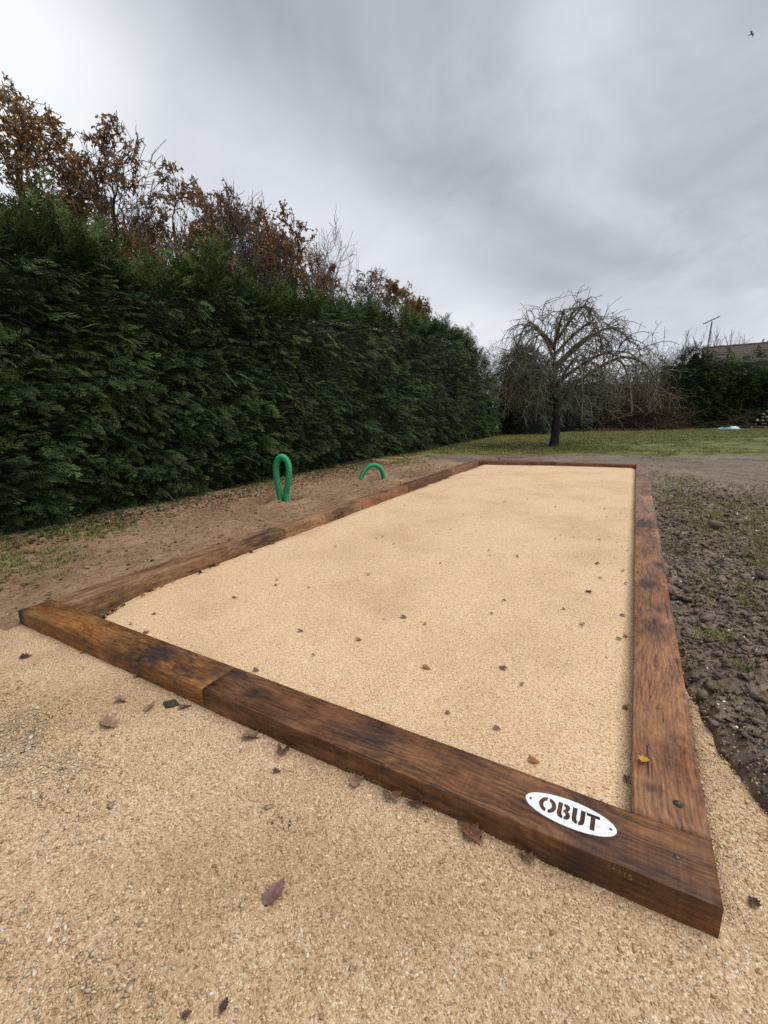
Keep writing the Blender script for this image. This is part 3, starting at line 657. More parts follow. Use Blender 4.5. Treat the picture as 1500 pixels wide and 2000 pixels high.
# long hedge on the left
hedge = empty('conifer_hedge', (-3.2, 7.5, 0)); tag(hedge, 'long tall dark green cypress hedge beside the court', 'hedge')
hx = -2.78
def rel(p): return p - np.array([-3.2, 7.5, 0])
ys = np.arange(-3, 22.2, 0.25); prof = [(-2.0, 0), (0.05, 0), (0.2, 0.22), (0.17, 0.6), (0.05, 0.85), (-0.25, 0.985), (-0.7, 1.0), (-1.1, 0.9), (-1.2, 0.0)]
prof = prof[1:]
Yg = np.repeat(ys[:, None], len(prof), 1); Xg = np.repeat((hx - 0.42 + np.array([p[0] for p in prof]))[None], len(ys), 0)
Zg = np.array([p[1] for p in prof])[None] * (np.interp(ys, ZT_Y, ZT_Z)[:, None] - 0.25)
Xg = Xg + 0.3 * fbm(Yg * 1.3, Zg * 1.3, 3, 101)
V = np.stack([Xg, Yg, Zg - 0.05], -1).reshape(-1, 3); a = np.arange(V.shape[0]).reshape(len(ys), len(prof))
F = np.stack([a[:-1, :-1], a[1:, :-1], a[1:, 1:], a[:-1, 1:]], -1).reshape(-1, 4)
me = mesh_np('light_block_shell', rel(V), [F]); pts_attr(me, 'tone', rng.random(len(V))); link('light_block_shell', me, M['core'], hedge)  # dark solid shell added so no light leaks through the foliage
def hedge_face(n, y0, y1, size):
    y = rng.uniform(y0, y1, n); f = rng.random(n) ** 0.92; zt = np.interp(y, ZT_Y, ZT_Z) - 0.1
    z = 0.05 + f * zt
    bg_ = bulge(y, z)
    depth = rng.random(n) ** 1.6 * 0.38
    top = sstep(f, 0.86, 1.0)
    x = hx + bg_ - depth - 0.5 * top * rng.random(n) - 0.05 + 0.18 * sstep(z, 0.0, 0.7) * sstep(z, 3.0, 1.5)
    az = rng.normal(0, 0.75, n) + 1.8 * fbm(y * 1.5, z * 1.5, 2, 103); el = rng.normal(-0.10, 0.32, n) + 0.75 * top + 0.9 * fbm(y * 2.0, z * 2.0, 2, 104)
    fw = np.stack([np.cos(el) * np.cos(az), np.cos(el) * np.sin(az), np.sin(el)], 1)
    up = np.stack([rng.normal(0.35, 0.35, n), rng.normal(0, 0.4, n), np.ones(n)], 1)
    s = size * rng.uniform(0.55, 1.6, n)
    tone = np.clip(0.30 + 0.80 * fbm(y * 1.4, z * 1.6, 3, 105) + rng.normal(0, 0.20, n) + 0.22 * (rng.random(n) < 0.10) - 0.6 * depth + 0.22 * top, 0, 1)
    return np.stack([x - 0.1 * s, y, z], 1), fw, up, s, tone
def plumes(n, y0, y1, hgt):
    """upright feathery shoots along the untrimmed top"""
    y = rng.uniform(y0, y1, n); zt = np.interp(y, ZT_Y, ZT_Z)
    x = hx - 0.15 - rng.uniform(0, 1.0, n)
    k = 7; t = np.linspace(0, 1, k)[None]
    h = hgt * rng.uniform(0.45, 1.25, n) * (0.55 + 1.1 * np.clip(fbm(y * 0.9, x * 2, 2, 106) + .5, 0, 1))
    lean = np.stack([rng.normal(0.25, 0.25, n), rng.normal(0.1, 0.25, n)], 1)
    px_ = x[:, None] + lean[:, :1] * h[:, None] * t ** 1.5; py_ = y[:, None] + lean[:, 1:] * h[:, None] * t ** 1.5; pz_ = (zt - 0.35)[:, None] + h[:, None] * t
    az = rng.uniform(0, 2 * math.pi, (n, k)); el = rng.uniform(0.5, 1.15, (n, k)) + 0.3 * t
    fw = np.stack([np.cos(el) * np.cos(az), np.cos(el) * np.sin(az), np.sin(el)], -1).reshape(-1, 3)
    up = np.stack([-np.cos(az), -np.sin(az), 0.6 + 0 * az], -1).reshape(-1, 3)
    s = (0.32 - 0.08 * t) * rng.uniform(.8, 1.2, (n, k)); tone = np.clip(0.45 + rng.normal(0, .15, (n, k)) + 0.25 * t, 0, 1)
    return np.stack([px_, py_, pz_], -1).reshape(-1, 3), fw, up, s.reshape(-1), tone.reshape(-1)
parts = [hedge_face(12000, -0.2, 7.5, 0.168), hedge_face(6000, 7.5, 22.0, 0.25), plumes(640, -0.8, 22, 0.44), plumes(20, 4.45, 5.05, 0.62), plumes(16, 1.9, 2.6, 0.62)]
# a few long drooping sprays that stand out of the face
n = 60; y = rng.uniform(0.5, 9, n); z = rng.uniform(0.4, 3.2, n); az = rng.normal(0.0, .6, n)
parts.append((np.stack([np.full(n, hx + 0.05) + bulge(y, z), y, z], 1), np.stack([np.cos(az), np.sin(az), rng.normal(-.15, .4, n)], 1), np.stack([rng.normal(.2, .3, n), rng.normal(0, .3, n), np.ones(n)], 1), rng.uniform(.28, .42, n), np.clip(rng.normal(.6, .15, n), 0, 1)))
cat = [np.concatenate([p[i] for p in parts]) for i in range(5)]
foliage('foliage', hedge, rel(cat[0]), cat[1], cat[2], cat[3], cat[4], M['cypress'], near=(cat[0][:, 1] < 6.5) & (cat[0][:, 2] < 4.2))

def block_hedge(name, label, x0, x1, y, depth, hfun, n, size, mat, tone0=0.3, pl=120):
    root = empty(name, ((x0 + x1) / 2, y, 0)); tag(root, label, 'hedge'); off = np.array([(x0 + x1) / 2, y, 0])
    xs = np.arange(x0, x1 + .01, 0.4); pr = [(0.3, 0), (0.25, 0.7), (0.5, 0.97), (depth, 1.0), (depth + .2, 0)]
    Xg = np.repeat(xs[:, None], len(pr), 1); Yg = y + np.array([p[0] for p in pr])[None] + 0 * Xg; Zg = np.array([p[1] for p in pr])[None] * (hfun(xs)[:, None] - 0.2)
    Yg = Yg + 0.3 * fbm(Xg, Zg, 2, 111)
    V = np.stack([Xg, Yg, Zg], -1).reshape(-1, 3) - off; a = np.arange(len(V)).reshape(len(xs), -1)
    F = np.stack([a[:-1, :-1], a[1:, :-1], a[1:, 1:], a[:-1, 1:]], -1).reshape(-1, 4)
    me = mesh_np('light_block_shell', V, [F]); pts_attr(me, 'tone', rng.random(len(V))); link('light_block_shell', me, M['core'], root)  # added light-blocking shell behind the sprays
    x = rng.uniform(x0, x1, n); f = rng.random(n) ** 0.9; z = 0.05 + f * (hfun(x) - 0.1); dp = rng.random(n) ** 1.5 * 0.35; top = sstep(f, .88, 1)
    yy = y - 0.4 * fbm(x * 1.2, z * 1.2, 3, 112) - 0.35 * fbm(x * 3, z * 3, 3, 113) + dp + 0.8 * top * rng.random(n)
    az = -math.pi / 2 + rng.normal(0, .7, n); el = rng.normal(-.2, .3, n) + .8 * top
    fw = np.stack([np.cos(el) * np.cos(az), np.cos(el) * np.sin(az), np.sin(el)], 1); up = np.stack([rng.normal(0, .4, n), rng.normal(-.35, .35, n), np.ones(n)], 1)
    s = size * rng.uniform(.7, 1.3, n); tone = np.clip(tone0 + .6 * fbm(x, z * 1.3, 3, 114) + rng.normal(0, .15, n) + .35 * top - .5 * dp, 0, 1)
    foliage('foliage', root, np.stack([x, yy, z], 1) - off, fw, up, s, tone, mat)
    return root
block_hedge('conifer_hedge', 'clipped green hedge behind the log pile below the tiled roof', 4.6, 14.5, 29.2, 1.6, lambda x: 3.80 + 0.05 * np.sin(x * 2) + 0.25 * fbm(x * 0.8, 0 * x, 2, 115), 2500, 0.62, M['cypress'], 0.48)
block_hedge('conifer_hedge', 'dark low hedge behind the weeping apple tree', -4.5, 4.6, 29.8, 1.4, lambda x: 3.05 + 0.5 * fbm(x * 0.8, 0 * x, 2, 116), 1500, 0.6, M['cypress_dark'], 0.2)
def round_bush(name, label, cx, cy, rx, ry, h, n, size, mat, tone0=.3):
    root = empty(name, (cx, cy, 0)); tag(root, label, 'bush')
    th = np.arange(20) * 2 * math.pi / 20; zs = np.array([0, .3, .6, .85, .98]); rr = np.array([.72, .8, .7, .45, .1])
    V = np.stack([rr[:, None] * rx * np.cos(th), rr[:, None] * ry * np.sin(th), np.repeat(zs[:, None] * h, 20, 1)], -1).reshape(-1, 3)
    a = np.arange(100).reshape(5, 20); b2 = np.roll(a, -1, 1); F = np.stack([a[:-1], b2[:-1], b2[1:], a[1:]], -1).reshape(-1, 4)
    me = mesh_np('light_block_shell', V, [F]); pts_attr(me, 'tone', rng.random(100)); link('light_block_shell', me, M['core'], root)  # dark shell added inside the bush to stop light leaking through
    az = rng.uniform(0, 2 * math.pi, n); f = rng.random(n); pr_ = np.interp(f, [0, .3, .6, .85, 1], [.9, 1.0, .85, .55, .1]) * (1 + .5 * fbm(az * 2, f * 4, 3, 117))
    pos = np.stack([pr_ * rx * np.cos(az), pr_ * ry * np.sin(az), 0.05 + f * h], 1); el = rng.normal(-.1, .35, n) + .9 * sstep(f, .7, 1)
    fw = np.stack([np.cos(el) * np.cos(az), np.cos(el) * np.sin(az), np.sin(el)], 1); up = np.stack([.3 * np.cos(az) + rng.normal(0, .3, n), .3 * np.sin(az) + rng.normal(0, .3, n), np.ones(n)], 1)
    foliage('foliage', root, pos, fw, up, size * rng.uniform(.7, 1.3, n), np.clip(tone0 + rng.normal(0, .16, n) + .5 * fbm(az * 2, f * 5, 2, 118), 0, 1), mat)
round_bush('conifer_bush', 'dark conifer bush closing the far end of the long hedge', -2.0, 24.2, 1.7, 2.0, 4.4, 1500, .42, M['cypress_dark'], .3)
round_bush('conifer_bush', 'small dark green bush left of the apple trunk', -0.5, 26.4, 1.5, 1.3, 2.7, 800, .42, M['cypress_dark'], .45)
round_bush('conifer_bush', 'narrow pointed conifer rising out of the far hedge', 6.1, 29.6, 0.9, 0.8, 4.15, 500, .5, M['cypress'], .3)

# ------------------------------------------------------------------ trees
def rand_perp(T):
    v = rng.normal(size=T.shape); v = v - (v * T).sum(-1, keepdims=True) * T; return norm(v)
def grow_level(PL, RA, nchild, tlo, thi, ang, lratio, rratio, pts, droop, wob, lshape=None, upb=0.0):
    """children of every polyline in PL: arrays in, arrays out"""
    N, Pn, _ = PL.shape
    t = np.clip(tlo + (thi - tlo) * (np.arange(nchild)[None] + rng.random((N, nchild))) / nchild, 0, 0.999)
    fi = t * (Pn - 1); i = fi.astype(int); f = (fi - i)[..., None]; ar = np.arange(N)[:, None]
    p0 = PL[ar, i] * (1 - f) + PL[ar, i + 1] * f; T = norm(PL[ar, i + 1] - PL[ar, i])
    Lp = np.linalg.norm(np.diff(PL, axis=1), axis=2).sum(1)[:, None]
    r0 = RA[ar, i] * (1 - f[..., 0]) + RA[ar, i + 1] * f[..., 0]
    a = R(ang[0]) + (R(ang[1]) - R(ang[0])) * rng.random((N, nchild, 1))
    d = norm(T * np.cos(a) + rand_perp(T) * np.sin(a) + np.array([0, 0, upb]))
    L = Lp * (lratio[0] + (lratio[1] - lratio[0]) * rng.random((N, nchild)))
    if lshape is not None: L = L * lshape(t)
    p0 = p0.reshape(-1, 3); d = d.reshape(-1, 3); L = L.reshape(-1); r0 = np.minimum(r0.reshape(-1) * rratio, 0.9 * r0.reshape(-1))
    out = np.empty((len(p0), pts, 3)); out[:, 0] = p0; seg = L / (pts - 1)
    for k in range(1, pts):
        d = norm(d + wob * rng.normal(size=d.shape) + np.array([0, 0, -droop * (k / pts)])); out[:, k] = out[:, k - 1] + d * seg[:, None]
    ra = r0[:, None] * np.linspace(1, 0.35, pts)[None]
    return out, np.maximum(ra, 0.0012)
QUAD = (np.array([(0, 0, 0), (0.5, .32, .08), (1, 0, -.05), (.5, -.32, .08)]), np.array([(0, 1, 2), (0, 2, 3)]))
def tree(name, label, cat, loc, H, trunk_r, spec, mat, leaf=None, group=None, lean=(0, 0), forks=1, minr=0.0):
    global rng
    keep_rng = rng; rng = np.random.default_rng(zlib.crc32((label + str(loc[0])).encode()))   # each tree keeps its own form
    root = empty(name, loc); tag(root, label, cat, group)
    n = 9; t = np.linspace(0, 1, n)
    PL = []; 
    for k in range(forks):
        a = rng.uniform(0, 6.28); s = (0.16 * H if forks > 1 else 0.02 * H)
        PL.append(np.stack([lean[0] * t + s * math.cos(a) * t ** 1.3 + 0.02 * H * fbm(t * 3, 0 * t + k, 2, int(rng.integers(200))), lean[1] * t + s * math.sin(a) * t ** 1.3 + 0.02 * H * fbm(t * 3, 0 * t + k + 5, 2, int(rng.integers(200))), H * spec['stem'] * t * rng.uniform(.85, 1.0)], 1))
    PL = np.array(PL); RA = np.repeat((trunk_r * (1 - 0.82 * t) + trunk_r * 0.35 * np.exp(-t * 18))[None], forks, 0)
    tv, tf = tubes(PL, RA, 9); link('trunk', mesh_np('trunk', tv, [tf], True), mat, root)
    lev = []; cur, cr = PL, RA
    for li, L in enumerate(spec['levels']):
        cur, cr = grow_level(cur, cr, **L); cr = np.maximum(cr, minr)
        lev.append(tubes(cur, cr, 5 if li < 2 else 3))
    v, f = merge(lev); link('branches', mesh_np('branches', v, f, True), mat, root)
    root.scale = (H / np.percentile(v[:, 2], 99.9),) * 3
    if leaf:
        k = leaf['per']; N, Pn, _ = cur.shape
        tt = rng.random((N, k)) ** 0.7; fi = tt * (Pn - 1.001); i = fi.astype(int); ff = (fi - i)[..., None]; ar = np.arange(N)[:, None]
        p = (cur[ar, i] * (1 - ff) + cur[ar, i + 1] * ff).reshape(-1, 3)
        dens = leaf.get('keep', 1.0)
        kp = rng.random(len(p)) < dens * np.clip(0.5 + 2.2 * fbm(p[:, 0] * 1.1 + p[:, 1], p[:, 2] * 1.1, 2, int(rng.integers(300))) + .3, 0.05, 1); p = p[kp]; m_ = len(p)
        fw = norm(rng.normal(size=(m_, 3)) + np.array([0, 0, -.7])); up = rng.normal(size=(m_, 3))
        V, F, I = bake([QUAD], np.zeros(m_, int), p, basis(fw, up), leaf['size'] * rng.uniform(.6, 1.3, m_))
        tone = np.clip(rng.normal(.45, .22, m_), 0, 1)
        me = mesh_np('leaves', V, [F]); pts_attr(me, 'tone', tone[I]); link('leaves', me, leaf['mat'], root)
    rng = keep_rng
    return root
def oak_spec(n1=13, n2=7, n3=6, n4=4):
    return {'stem': 0.80, 'levels': [
        dict(nchild=n1, tlo=0.30, thi=1.0, ang=(30, 62), lratio=(0.30, 0.46), rratio=0.55, pts=7, droop=-0.10, wob=0.16, lshape=lambda t: 1.15 - 0.65 * t),
        dict(nchild=n2, tlo=0.25, thi=1.0, ang=(28, 60), lratio=(0.35, 0.60), rratio=0.6, pts=6, droop=-0.06, wob=0.20, lshape=lambda t: 1.1 - 0.45 * t),
        dict(nchild=n3, tlo=0.25, thi=1.0, ang=(25, 60), lratio=(0.35, 0.62), rratio=0.6, pts=4, droop=0.0, wob=0.22),
        dict(nchild=n4, tlo=0.2, thi=1.0, ang=(25, 65), lratio=(0.40, 0.75), rratio=0.7, pts=2, droop=0.0, wob=0.22)]}
def bare_spec(n1=16, n2=8, n3=6):
    return {'stem': 0.75, 'levels': [
        dict(nchild=n1, tlo=0.30, thi=1.0, ang=(18, 45), lratio=(0.34, 0.52), rratio=0.5, pts=7, droop=-0.22, wob=0.10, lshape=lambda t: 1.15 - 0.6 * t),
        dict(nchild=n2, tlo=0.2, thi=1.0, ang=(20, 45), lratio=(0.35, 0.60), rratio=0.6, pts=5, droop=-0.12, wob=0.12),
        dict(nchild=n3, tlo=0.2, thi=1.0, ang=(20, 50), lratio=(0.35, 0.65), rratio=0.6, pts=4, droop=-0.05, wob=0.14)]}
gO = 'autumn trees behind the long hedge'
def oak(label, x, y, h, mat='oakleaf', keep=0.9, per=4, size=0.085, wide=15):
    tree('oak_tree', label, 'tree', (x, y, -0.1), h, 0.020 * h, oak_spec(wide), M['bark'], dict(per=per, size=size, mat=M[mat], keep=keep), gO, minr=0.008)
def bare(label, x, y, h, n1=16, mat='bark_grey', lean=(0, 0)):
    tree('bare_tree', label, 'tree', (x, y, -0.1), h, 0.017 * h, bare_spec(n1), M[mat], None, gO, lean, minr=0.007)
oak('biggest golden brown oak, at the edge of the picture above the hedge', -9.3, 4.6, 8.9, 'oakgold', 0.9, 5, 0.085, 19)
oak('brown leaved oak between the biggest oak and the bare trees', -9.2, 6.6, 8.6, 'oakleaf', .8, 5)
bare('tall bare tree just beside the golden oaks', -10.2, 7.9, 9.3)
bare('slim bare tree, second bare one from the golden oaks', -10.6, 9.1, 9.2, 13)
bare('bare tree leaning next to the sparse russet oak', -10.0, 10.0, 9.0, 14, lean=(0.5, 0.6))
oak('sparse russet oak right of the leaning bare tree', -9.8, 11.0, 9.2, 'oakleaf', .8)
oak('sparse russet oak behind the tallest hedge shoots', -9.8, 12.4, 9.6, 'oakleaf', .85)
oak('dense rust brown oak left of the fan shaped bare tree', -9.6, 14.4, 9.8, 'oakleaf', .95, 6)
bare('fan shaped bare tree standing clear above the hedge', -10.0, 18.2, 10.4, 20, 'bark')
oak('thin leaved brown tree just right of the fan shaped bare tree', -9.8, 21.2, 9.2, 'oakleaf', .3)
oak('orange brown oak, farthest leafy crown above the hedge', -9.8, 25.0, 9.2, 'oakgold', 1.0, 5, 0.14)
oak('faint brown oak top where the hedge line sinks', -10.0, 28.6, 8.8, 'oakleaf', .5, 4, 0.13)

bare('bare tree between the two sparse russet oaks', -10.6, 12.0, 9.6, 15)
bare('bare twiggy tree just before the dense rust brown oak', -10.6, 13.6, 9.8, 16)
oak('low sparse oak behind the slim bare tree', -9.4, 8.7, 8.3, 'oakgold', .6)
oak('low russet oak between the dense oak and the fan shaped bare tree', -9.8, 16.4, 8.8, 'oakleaf', .6)
bare('bare tree between the thin leaved tree and the orange brown oak', -10.4, 23.2, 9.0, 16)

# weeping apple tree
main_rng = rng; rng = np.random.default_rng(21)
ap = empty('apple_tree', (1.02, 15.42, -0.05)); tag(ap, 'bare weeping apple tree with drooping lichen covered branches on the lawn', 'tree')
t = np.linspace(0, 1, 14)
trunkP = np.stack([0.02 - 0.10 * t + 0.06 * np.sin(t * 6), 0.05 * np.sin(t * 4), 3.65 * t], 1)
trunkR = np.interp(t, [0, .03, .25, .45, 1], [.20, .155, .135, .085, .03])
v, f = tubes(trunkP[None], trunkR[None], 12); link('trunk', mesh_np('trunk', v, [f], True), M['apple_trunk'], ap)
limbs = []
def limb(z0, az, reach, rise, end_z, r0):
    k = 9; u = np.linspace(0, 1, k); x0 = np.interp(z0 / 3.65, t, trunkP[:, 0])
    # rises, arches over and hangs down
    rise = rise * .97
    zc = z0 + rise * np.sin(np.clip(u / 0.62, 0, 1) * math.pi / 2) + (end_z - z0 - rise) * np.clip((u - 0.5) / 0.5, 0, 1) ** 1.7
    reach = reach * (.74 if math.cos(az) < .5 else .86)
    rr = reach * (1 - (1 - u) ** 1.5)
    wv = 0.10 * fbm(u * 4, 0 * u + az * 3, 2, int(az * 10) % 50)
    return np.stack([x0 + rr * math.cos(az) + wv, rr * math.sin(az) * 0.9 + wv, zc + wv * 0.7], 1), r0 * np.linspace(1, .3, k)
LB = [(1.0, R(168), 0.9, 0.35, 1.1, .06), (1.15, R(15), 0.7, 1.0, 2.2, .06),
      (1.9, R(10), 3.5, 1.3, 1.9, .075), (2.4, R(-20), 3.0, 0.9, 1.2, .06), (2.2, R(-60), 2.6, .9, 1.0, .055), (2.0, R(-100), 2.4, .9, 1.0, .055), (2.3, R(-140), 2.3, 1.0, 1.2, .055), (2.1, R(178), 2.1, 1.1, 1.5, .055), (2.5, R(140), 2.2, 1.0, 1.5, .05), (2.4, R(90), 2.4, .9, 1.3, .05), (2.3, R(45), 2.6, .9, 1.3, .05),
      (3.0, R(35), 2.3, 1.1, 3.5, .06), (2.9, R(5), 2.6, 1.25, 3.3, .06), (3.6, R(170), 2.0, 1.0, 2.3, .05), (3.7, R(-150), 1.9, .9, 2.4, .045), (3.9, R(-70), 1.7, .9, 2.7, .045), (4.0, R(20), 1.5, 1.15, 3.4, .045), (4.1, R(100), 1.5, .9, 3.2, .04), (4.2, R(-20), 1.2, 1.0, 4.3, .035), (3.4, R(-30), 2.2, .9, 2.4, .05), (3.2, R(-110), 2.1, .9, 2.2, .05)]
LB = [(min(q[0] * .93, 3.6),) + q[1:] for q in LB]
LP, LR = zip(*[limb(*q) for q in LB]); LP = np.array(LP); LR = np.array(LR)
v, f = tubes(LP, LR, 7); link('limbs', mesh_np('limbs', v, [f], True), M['apple'], ap)
def clear(cr_, hi=9.0, drop=0.0):
    c, r = cr_
    k = (c[:, :, 2].min(1) > 0.85 + 0.25 * np.sin(c[:, 0, 0] * 3)) & ~((c[:, :, 2].max(1) > hi) & (rng.random(len(c)) < drop)); return c[k], r[k]
c1, r1 = clear(grow_level(LP, LR, 17, .15, 1.0, (30, 75), (.20, .42), .42, 7, 0.50, .14, upb=0.25), 5.0, 1.0)
c2, r2 = clear(grow_level(c1, r1, 7, .12, 1.0, (30, 70), (.35, .65), .5, 5, 0.32, .15, upb=0.1), 2.9, .48)
c3, r3 = clear(grow_level(c2, r2, 3, .1, 1.0, (35, 75), (.22, .45), .6, 3, 0.05, .2, upb=0.1), 2.7, .6)
c4, r4 = clear(grow_level(c1, r1, 3, .0, .7, (40, 80), (.15, .3), .45, 4, -0.25, .1, upb=0.7), 4.75, 1.0)   # upright water shoots
def taper(r, a, b_): return np.maximum(r, np.linspace(a, b_, r.shape[1])[None])
r1, r2, r3, r4 = taper(r1, .015, .008), taper(r2, .010, .006), taper(r3, .008, .005), taper(r4, .008, .004)
v, f = merge([tubes(c1, r1, 5), tubes(c2, r2, 3), tubes(c3, r3, 3), tubes(c4, r4, 3)])
link('twigs', mesh_np('twigs', v, f, True), M['apple'], ap)

rng = main_rng
# bare shrubs and cut brushwood along the far boundary
def shrub(label, x, y, h, forks=6, mat='bark_grey', group='bare shrubs along the far boundary'):
    sp = {'stem': 0.9, 'levels': [dict(nchild=9, tlo=.15, thi=1, ang=(20, 50), lratio=(.3, .55), rratio=.6, pts=5, droop=-.12, wob=.12), dict(nchild=6, tlo=.15, thi=1, ang=(20, 55), lratio=(.3, .6), rratio=.6, pts=4, droop=-.05, wob=.14), dict(nchild=4, tlo=.15, thi=1, ang=(20, 55), lratio=(.3, .6), rratio=.7, pts=3, droop=0, wob=.15)]}
    return tree('bare_shrub', label, 'shrub', (x, y, -.05), h, 0.05, sp, M[mat], None, group, forks=forks, minr=0.006)
shrub('bare many stemmed shrub right behind the apple tree crown', 4.3, 30.5, 5.3, 9, 'brush')
shrub('bare shrub with fine grey twigs left of the narrow conifer', 5.3, 31.0, 4.9, 7)
shrub('thin bare shrub poking over the end of the long hedge', -2.6, 24.0, 5.5, 6)
shrub('bare shrub behind the far side of the apple crown', 2.6, 30.8, 4.3, 8, 'brush')
def stick_pile(name, label, cat, cx, cy, rx, ry, h, n, lmin, lmax, mat, seed):
    r = np.random.default_rng(seed); root = empty(name, (cx, cy, 0)); tag(root, label, cat)
    k = 7; u = np.linspace(0, 1, k)[None]
    p0 = np.stack([r.normal(0, rx * .42, n), r.normal(0, ry * .4, n), np.zeros(n)], 1)
    hz_ = np.clip(1 - (p0[:, 0] / rx) ** 2, .05, 1); p0[:, 2] = r.random(n) ** 1.3 * h * hz_ * .8
    az = r.uniform(0, 2 * math.pi, n); el = r.normal(.25, .35, n); L = r.uniform(lmin, lmax, n)
    d = np.stack([np.cos(el) * np.cos(az), .6 * np.cos(el) * np.sin(az), np.sin(el)], 1)
    P_ = p0[:, None] + d[:, None] * (L[:, None] * u)[..., None]
    P_[..., 2] -= (L[:, None] * .28 * r.uniform(.2, 1.6, (n, 1))) * u ** 2
    P_[..., :2] += .12 * np.cumsum(r.normal(size=(n, k, 2)), 1) * L[:, None, None] * .12
    P_[..., 2] = np.maximum(P_[..., 2], .02)
    ra = r.uniform(.006, .022, n)[:, None] * np.linspace(1, .35, k)[None]
    global rng
    keep = rng; rng = r
    c, cr_ = grow_level(P_, ra, 5, .2, 1, (20, 55), (.2, .45), .6, 4, .1, .15); rng = keep
    v, f = merge([tubes(P_, ra, 4), tubes(c, np.maximum(cr_, .006), 3)])
    v[:, 2] = np.maximum(v[:, 2], .0)
    link('branches', mesh_np('branches', v, f, True), M[mat], root); return root
stick_pile('brushwood_heap', 'high tangled heap of cut brown branches behind the apple tree', 'brushwood', 3.7, 27.6, 2.1, 0.9, 3.2, 480, 1.0, 2.4, 'brush', 3)
stick_pile('brushwood_heap', 'low slope of cut twigs running up to the log pile', 'brushwood', 8.35, 28.4, .9, .5, 0.9, 160, .5, 1.3, 'brush', 4)

# reddish dead leaves below the brushwood
n = 2600; x = rng.uniform(0.6, 4.6, n); y = 27.0 + rng.normal(0, .45, n)
scatter('dead_leaf_litter', np.stack([x, y, z_lawn(x, y) + .02 + .10 * rng.random(n)], 1), eul_rand(n, .9), rng.uniform(.06, .12, n), [source('dead_leaf', QUAD[0], QUAD[1], grain_mat('dead_leaf_brown', [(0, (.05, .022, .014)), (.6, (.13, .055, .033)), (1, (.22, .11, .06))]))], np.zeros(n, int))

# ------------------------------------------------------------------ house roof, aerial, far trees
m, nt, b = new_mat('roof_tile'); r_ = nd(nt, 'ObjectInfo').outputs['Random']; co = nd(nt, 'TexCoord').outputs['Object']
put(nt, b, mix(nt, smooth(nt, noise(nt, co, 3, 6, .7), .4, .7), ramp(nt, r_, [(0, (.085, .062, .052)), (1, (.13, .095, .08))]), (.075, .072, .062)), .85, bump(nt, noise(nt, co, 30, 4, .6), .5, .02)); M['tile'] = m
m, nt, b = new_mat('house_render'); co = nd(nt, 'TexCoord').outputs['Object']; put(nt, b, ramp(nt, noise(nt, co, 2, 5, .6), [(.3, (.42, .38, .32)), (.7, (.52, .48, .42))]), .9); M['render'] = m
house = empty('house', (12.6, 40, 0)); tag(house, 'house behind the far hedge showing only its brown tiled roof', 'house')
def box(x0, x1, y0, y1, z0, z1):
    V = np.array([(x, y, z) for x in (x0, x1) for y in (y0, y1) for z in (z0, z1)], float)
    return V, np.array([(0, 1, 3, 2), (4, 6, 7, 5), (0, 4, 5, 1), (2, 3, 7, 6), (0, 2, 6, 4), (1, 5, 7, 3)])
v, f = box(-4.9, 4.9, -3.6, 3.6, -.1, 3.0); link('wall', mesh_np('wall', v, [f]), M['render'], house)
V = np.array([(-4.9, -3.6, 3.0), (-4.9, 3.6, 3.0), (-4.9, 0, 5.15), (4.9, -3.6, 3.0), (4.9, 3.6, 3.0), (4.9, 0, 5.15)], float)
link('gable', mesh_np('gable', V[:3], [np.array([(0, 2, 1)])]), M['render'], house); link('gable', mesh_np('gable', V[3:], [np.array([(0, 1, 2)])]), M['render'], house)
def tile_row(k, n):          # one course of pantiles, wavy across, lapping the course below
    t0, t1 = k / n, (k + 1.12) / n
    xs = np.linspace(-5.2, 5.2, 240); wv = 0.022 * np.abs(np.sin(xs / 0.23 * math.pi))
    def pt(tt, lift): return np.stack([xs, np.full_like(xs, -4.1 + 4.1 * tt), 2.78 + 2.55 * tt + lift + wv], 1)
    V = np.concatenate([pt(t0, .02 - .05), pt(t0, .055), pt(min(t1, 1.0), .02)]); i = np.arange(239)
    return mesh_np('tile_row', V, [np.stack([i, i + 1, 240 + i + 1, 240 + i], 1), np.stack([240 + i, 241 + i, 481 + i, 480 + i], 1)])
for k in range(14): link('tile_row', tile_row(k, 14), M['tile'], house)
V = np.array([(-5.2, 0, 5.35), (5.2, 0, 5.35), (5.2, 4.1, 2.78), (-5.2, 4.1, 2.78)], float); link('rear_roof_slope', mesh_np('rear_roof_slope', V, [np.array([(0, 1, 2, 3)])]), M['tile'], house)
pl = np.stack([np.linspace(-5.2, 5.2, 40), np.zeros(40), np.full(40, 5.36) + .012 * np.sin(np.arange(40) * 2)], 1); v, f = tubes(pl[None], np.full((1, 40), .085), 8); link('ridge_tiles', mesh_np('ridge_tiles', v, [f], True), M['tile'], house)
v, f = box(3.4, 4.1, -.35, .35, 4.9, 6.0); link('chimney', mesh_np('chimney', v, [f]), M['render'], house)
m, nt, b = new_mat('aerial_metal'); put(nt, b, (.10, .10, .11), .5, metal=.6); M['aerial'] = m
an = empty('television_aerial', (7.5, 39.0, 0)); tag(an, 'television aerial on a thin mast beside the tiled roof', 'aerial')
def rod(name, a, b_, r, parent, mat, s=6):
    v, f = tubes(np.array([[a, b_]], float), np.full((1, 2), r), s); return link(name, mesh_np(name, v, [f], True), mat, parent)
rod('mast', (-.05, 0, 2.5), (.12, 0, 7.0), .045, an, M['aerial'])
rod('boom', (-.36, .1, 6.92), (.52, -.1, 7.28), .034, an, M['aerial'])
for k, uu in enumerate(np.linspace(0, 1, 9)):
    c0 = np.array([-.36 + .88 * uu, .1 - .2 * uu, 6.92 + .36 * uu]); h_ = .30 - .012 * k
    rod('element', c0 + np.array([-.05, -h_, .0]), c0 + np.array([.05, h_, 0]), .014, an, M['aerial'], 4)
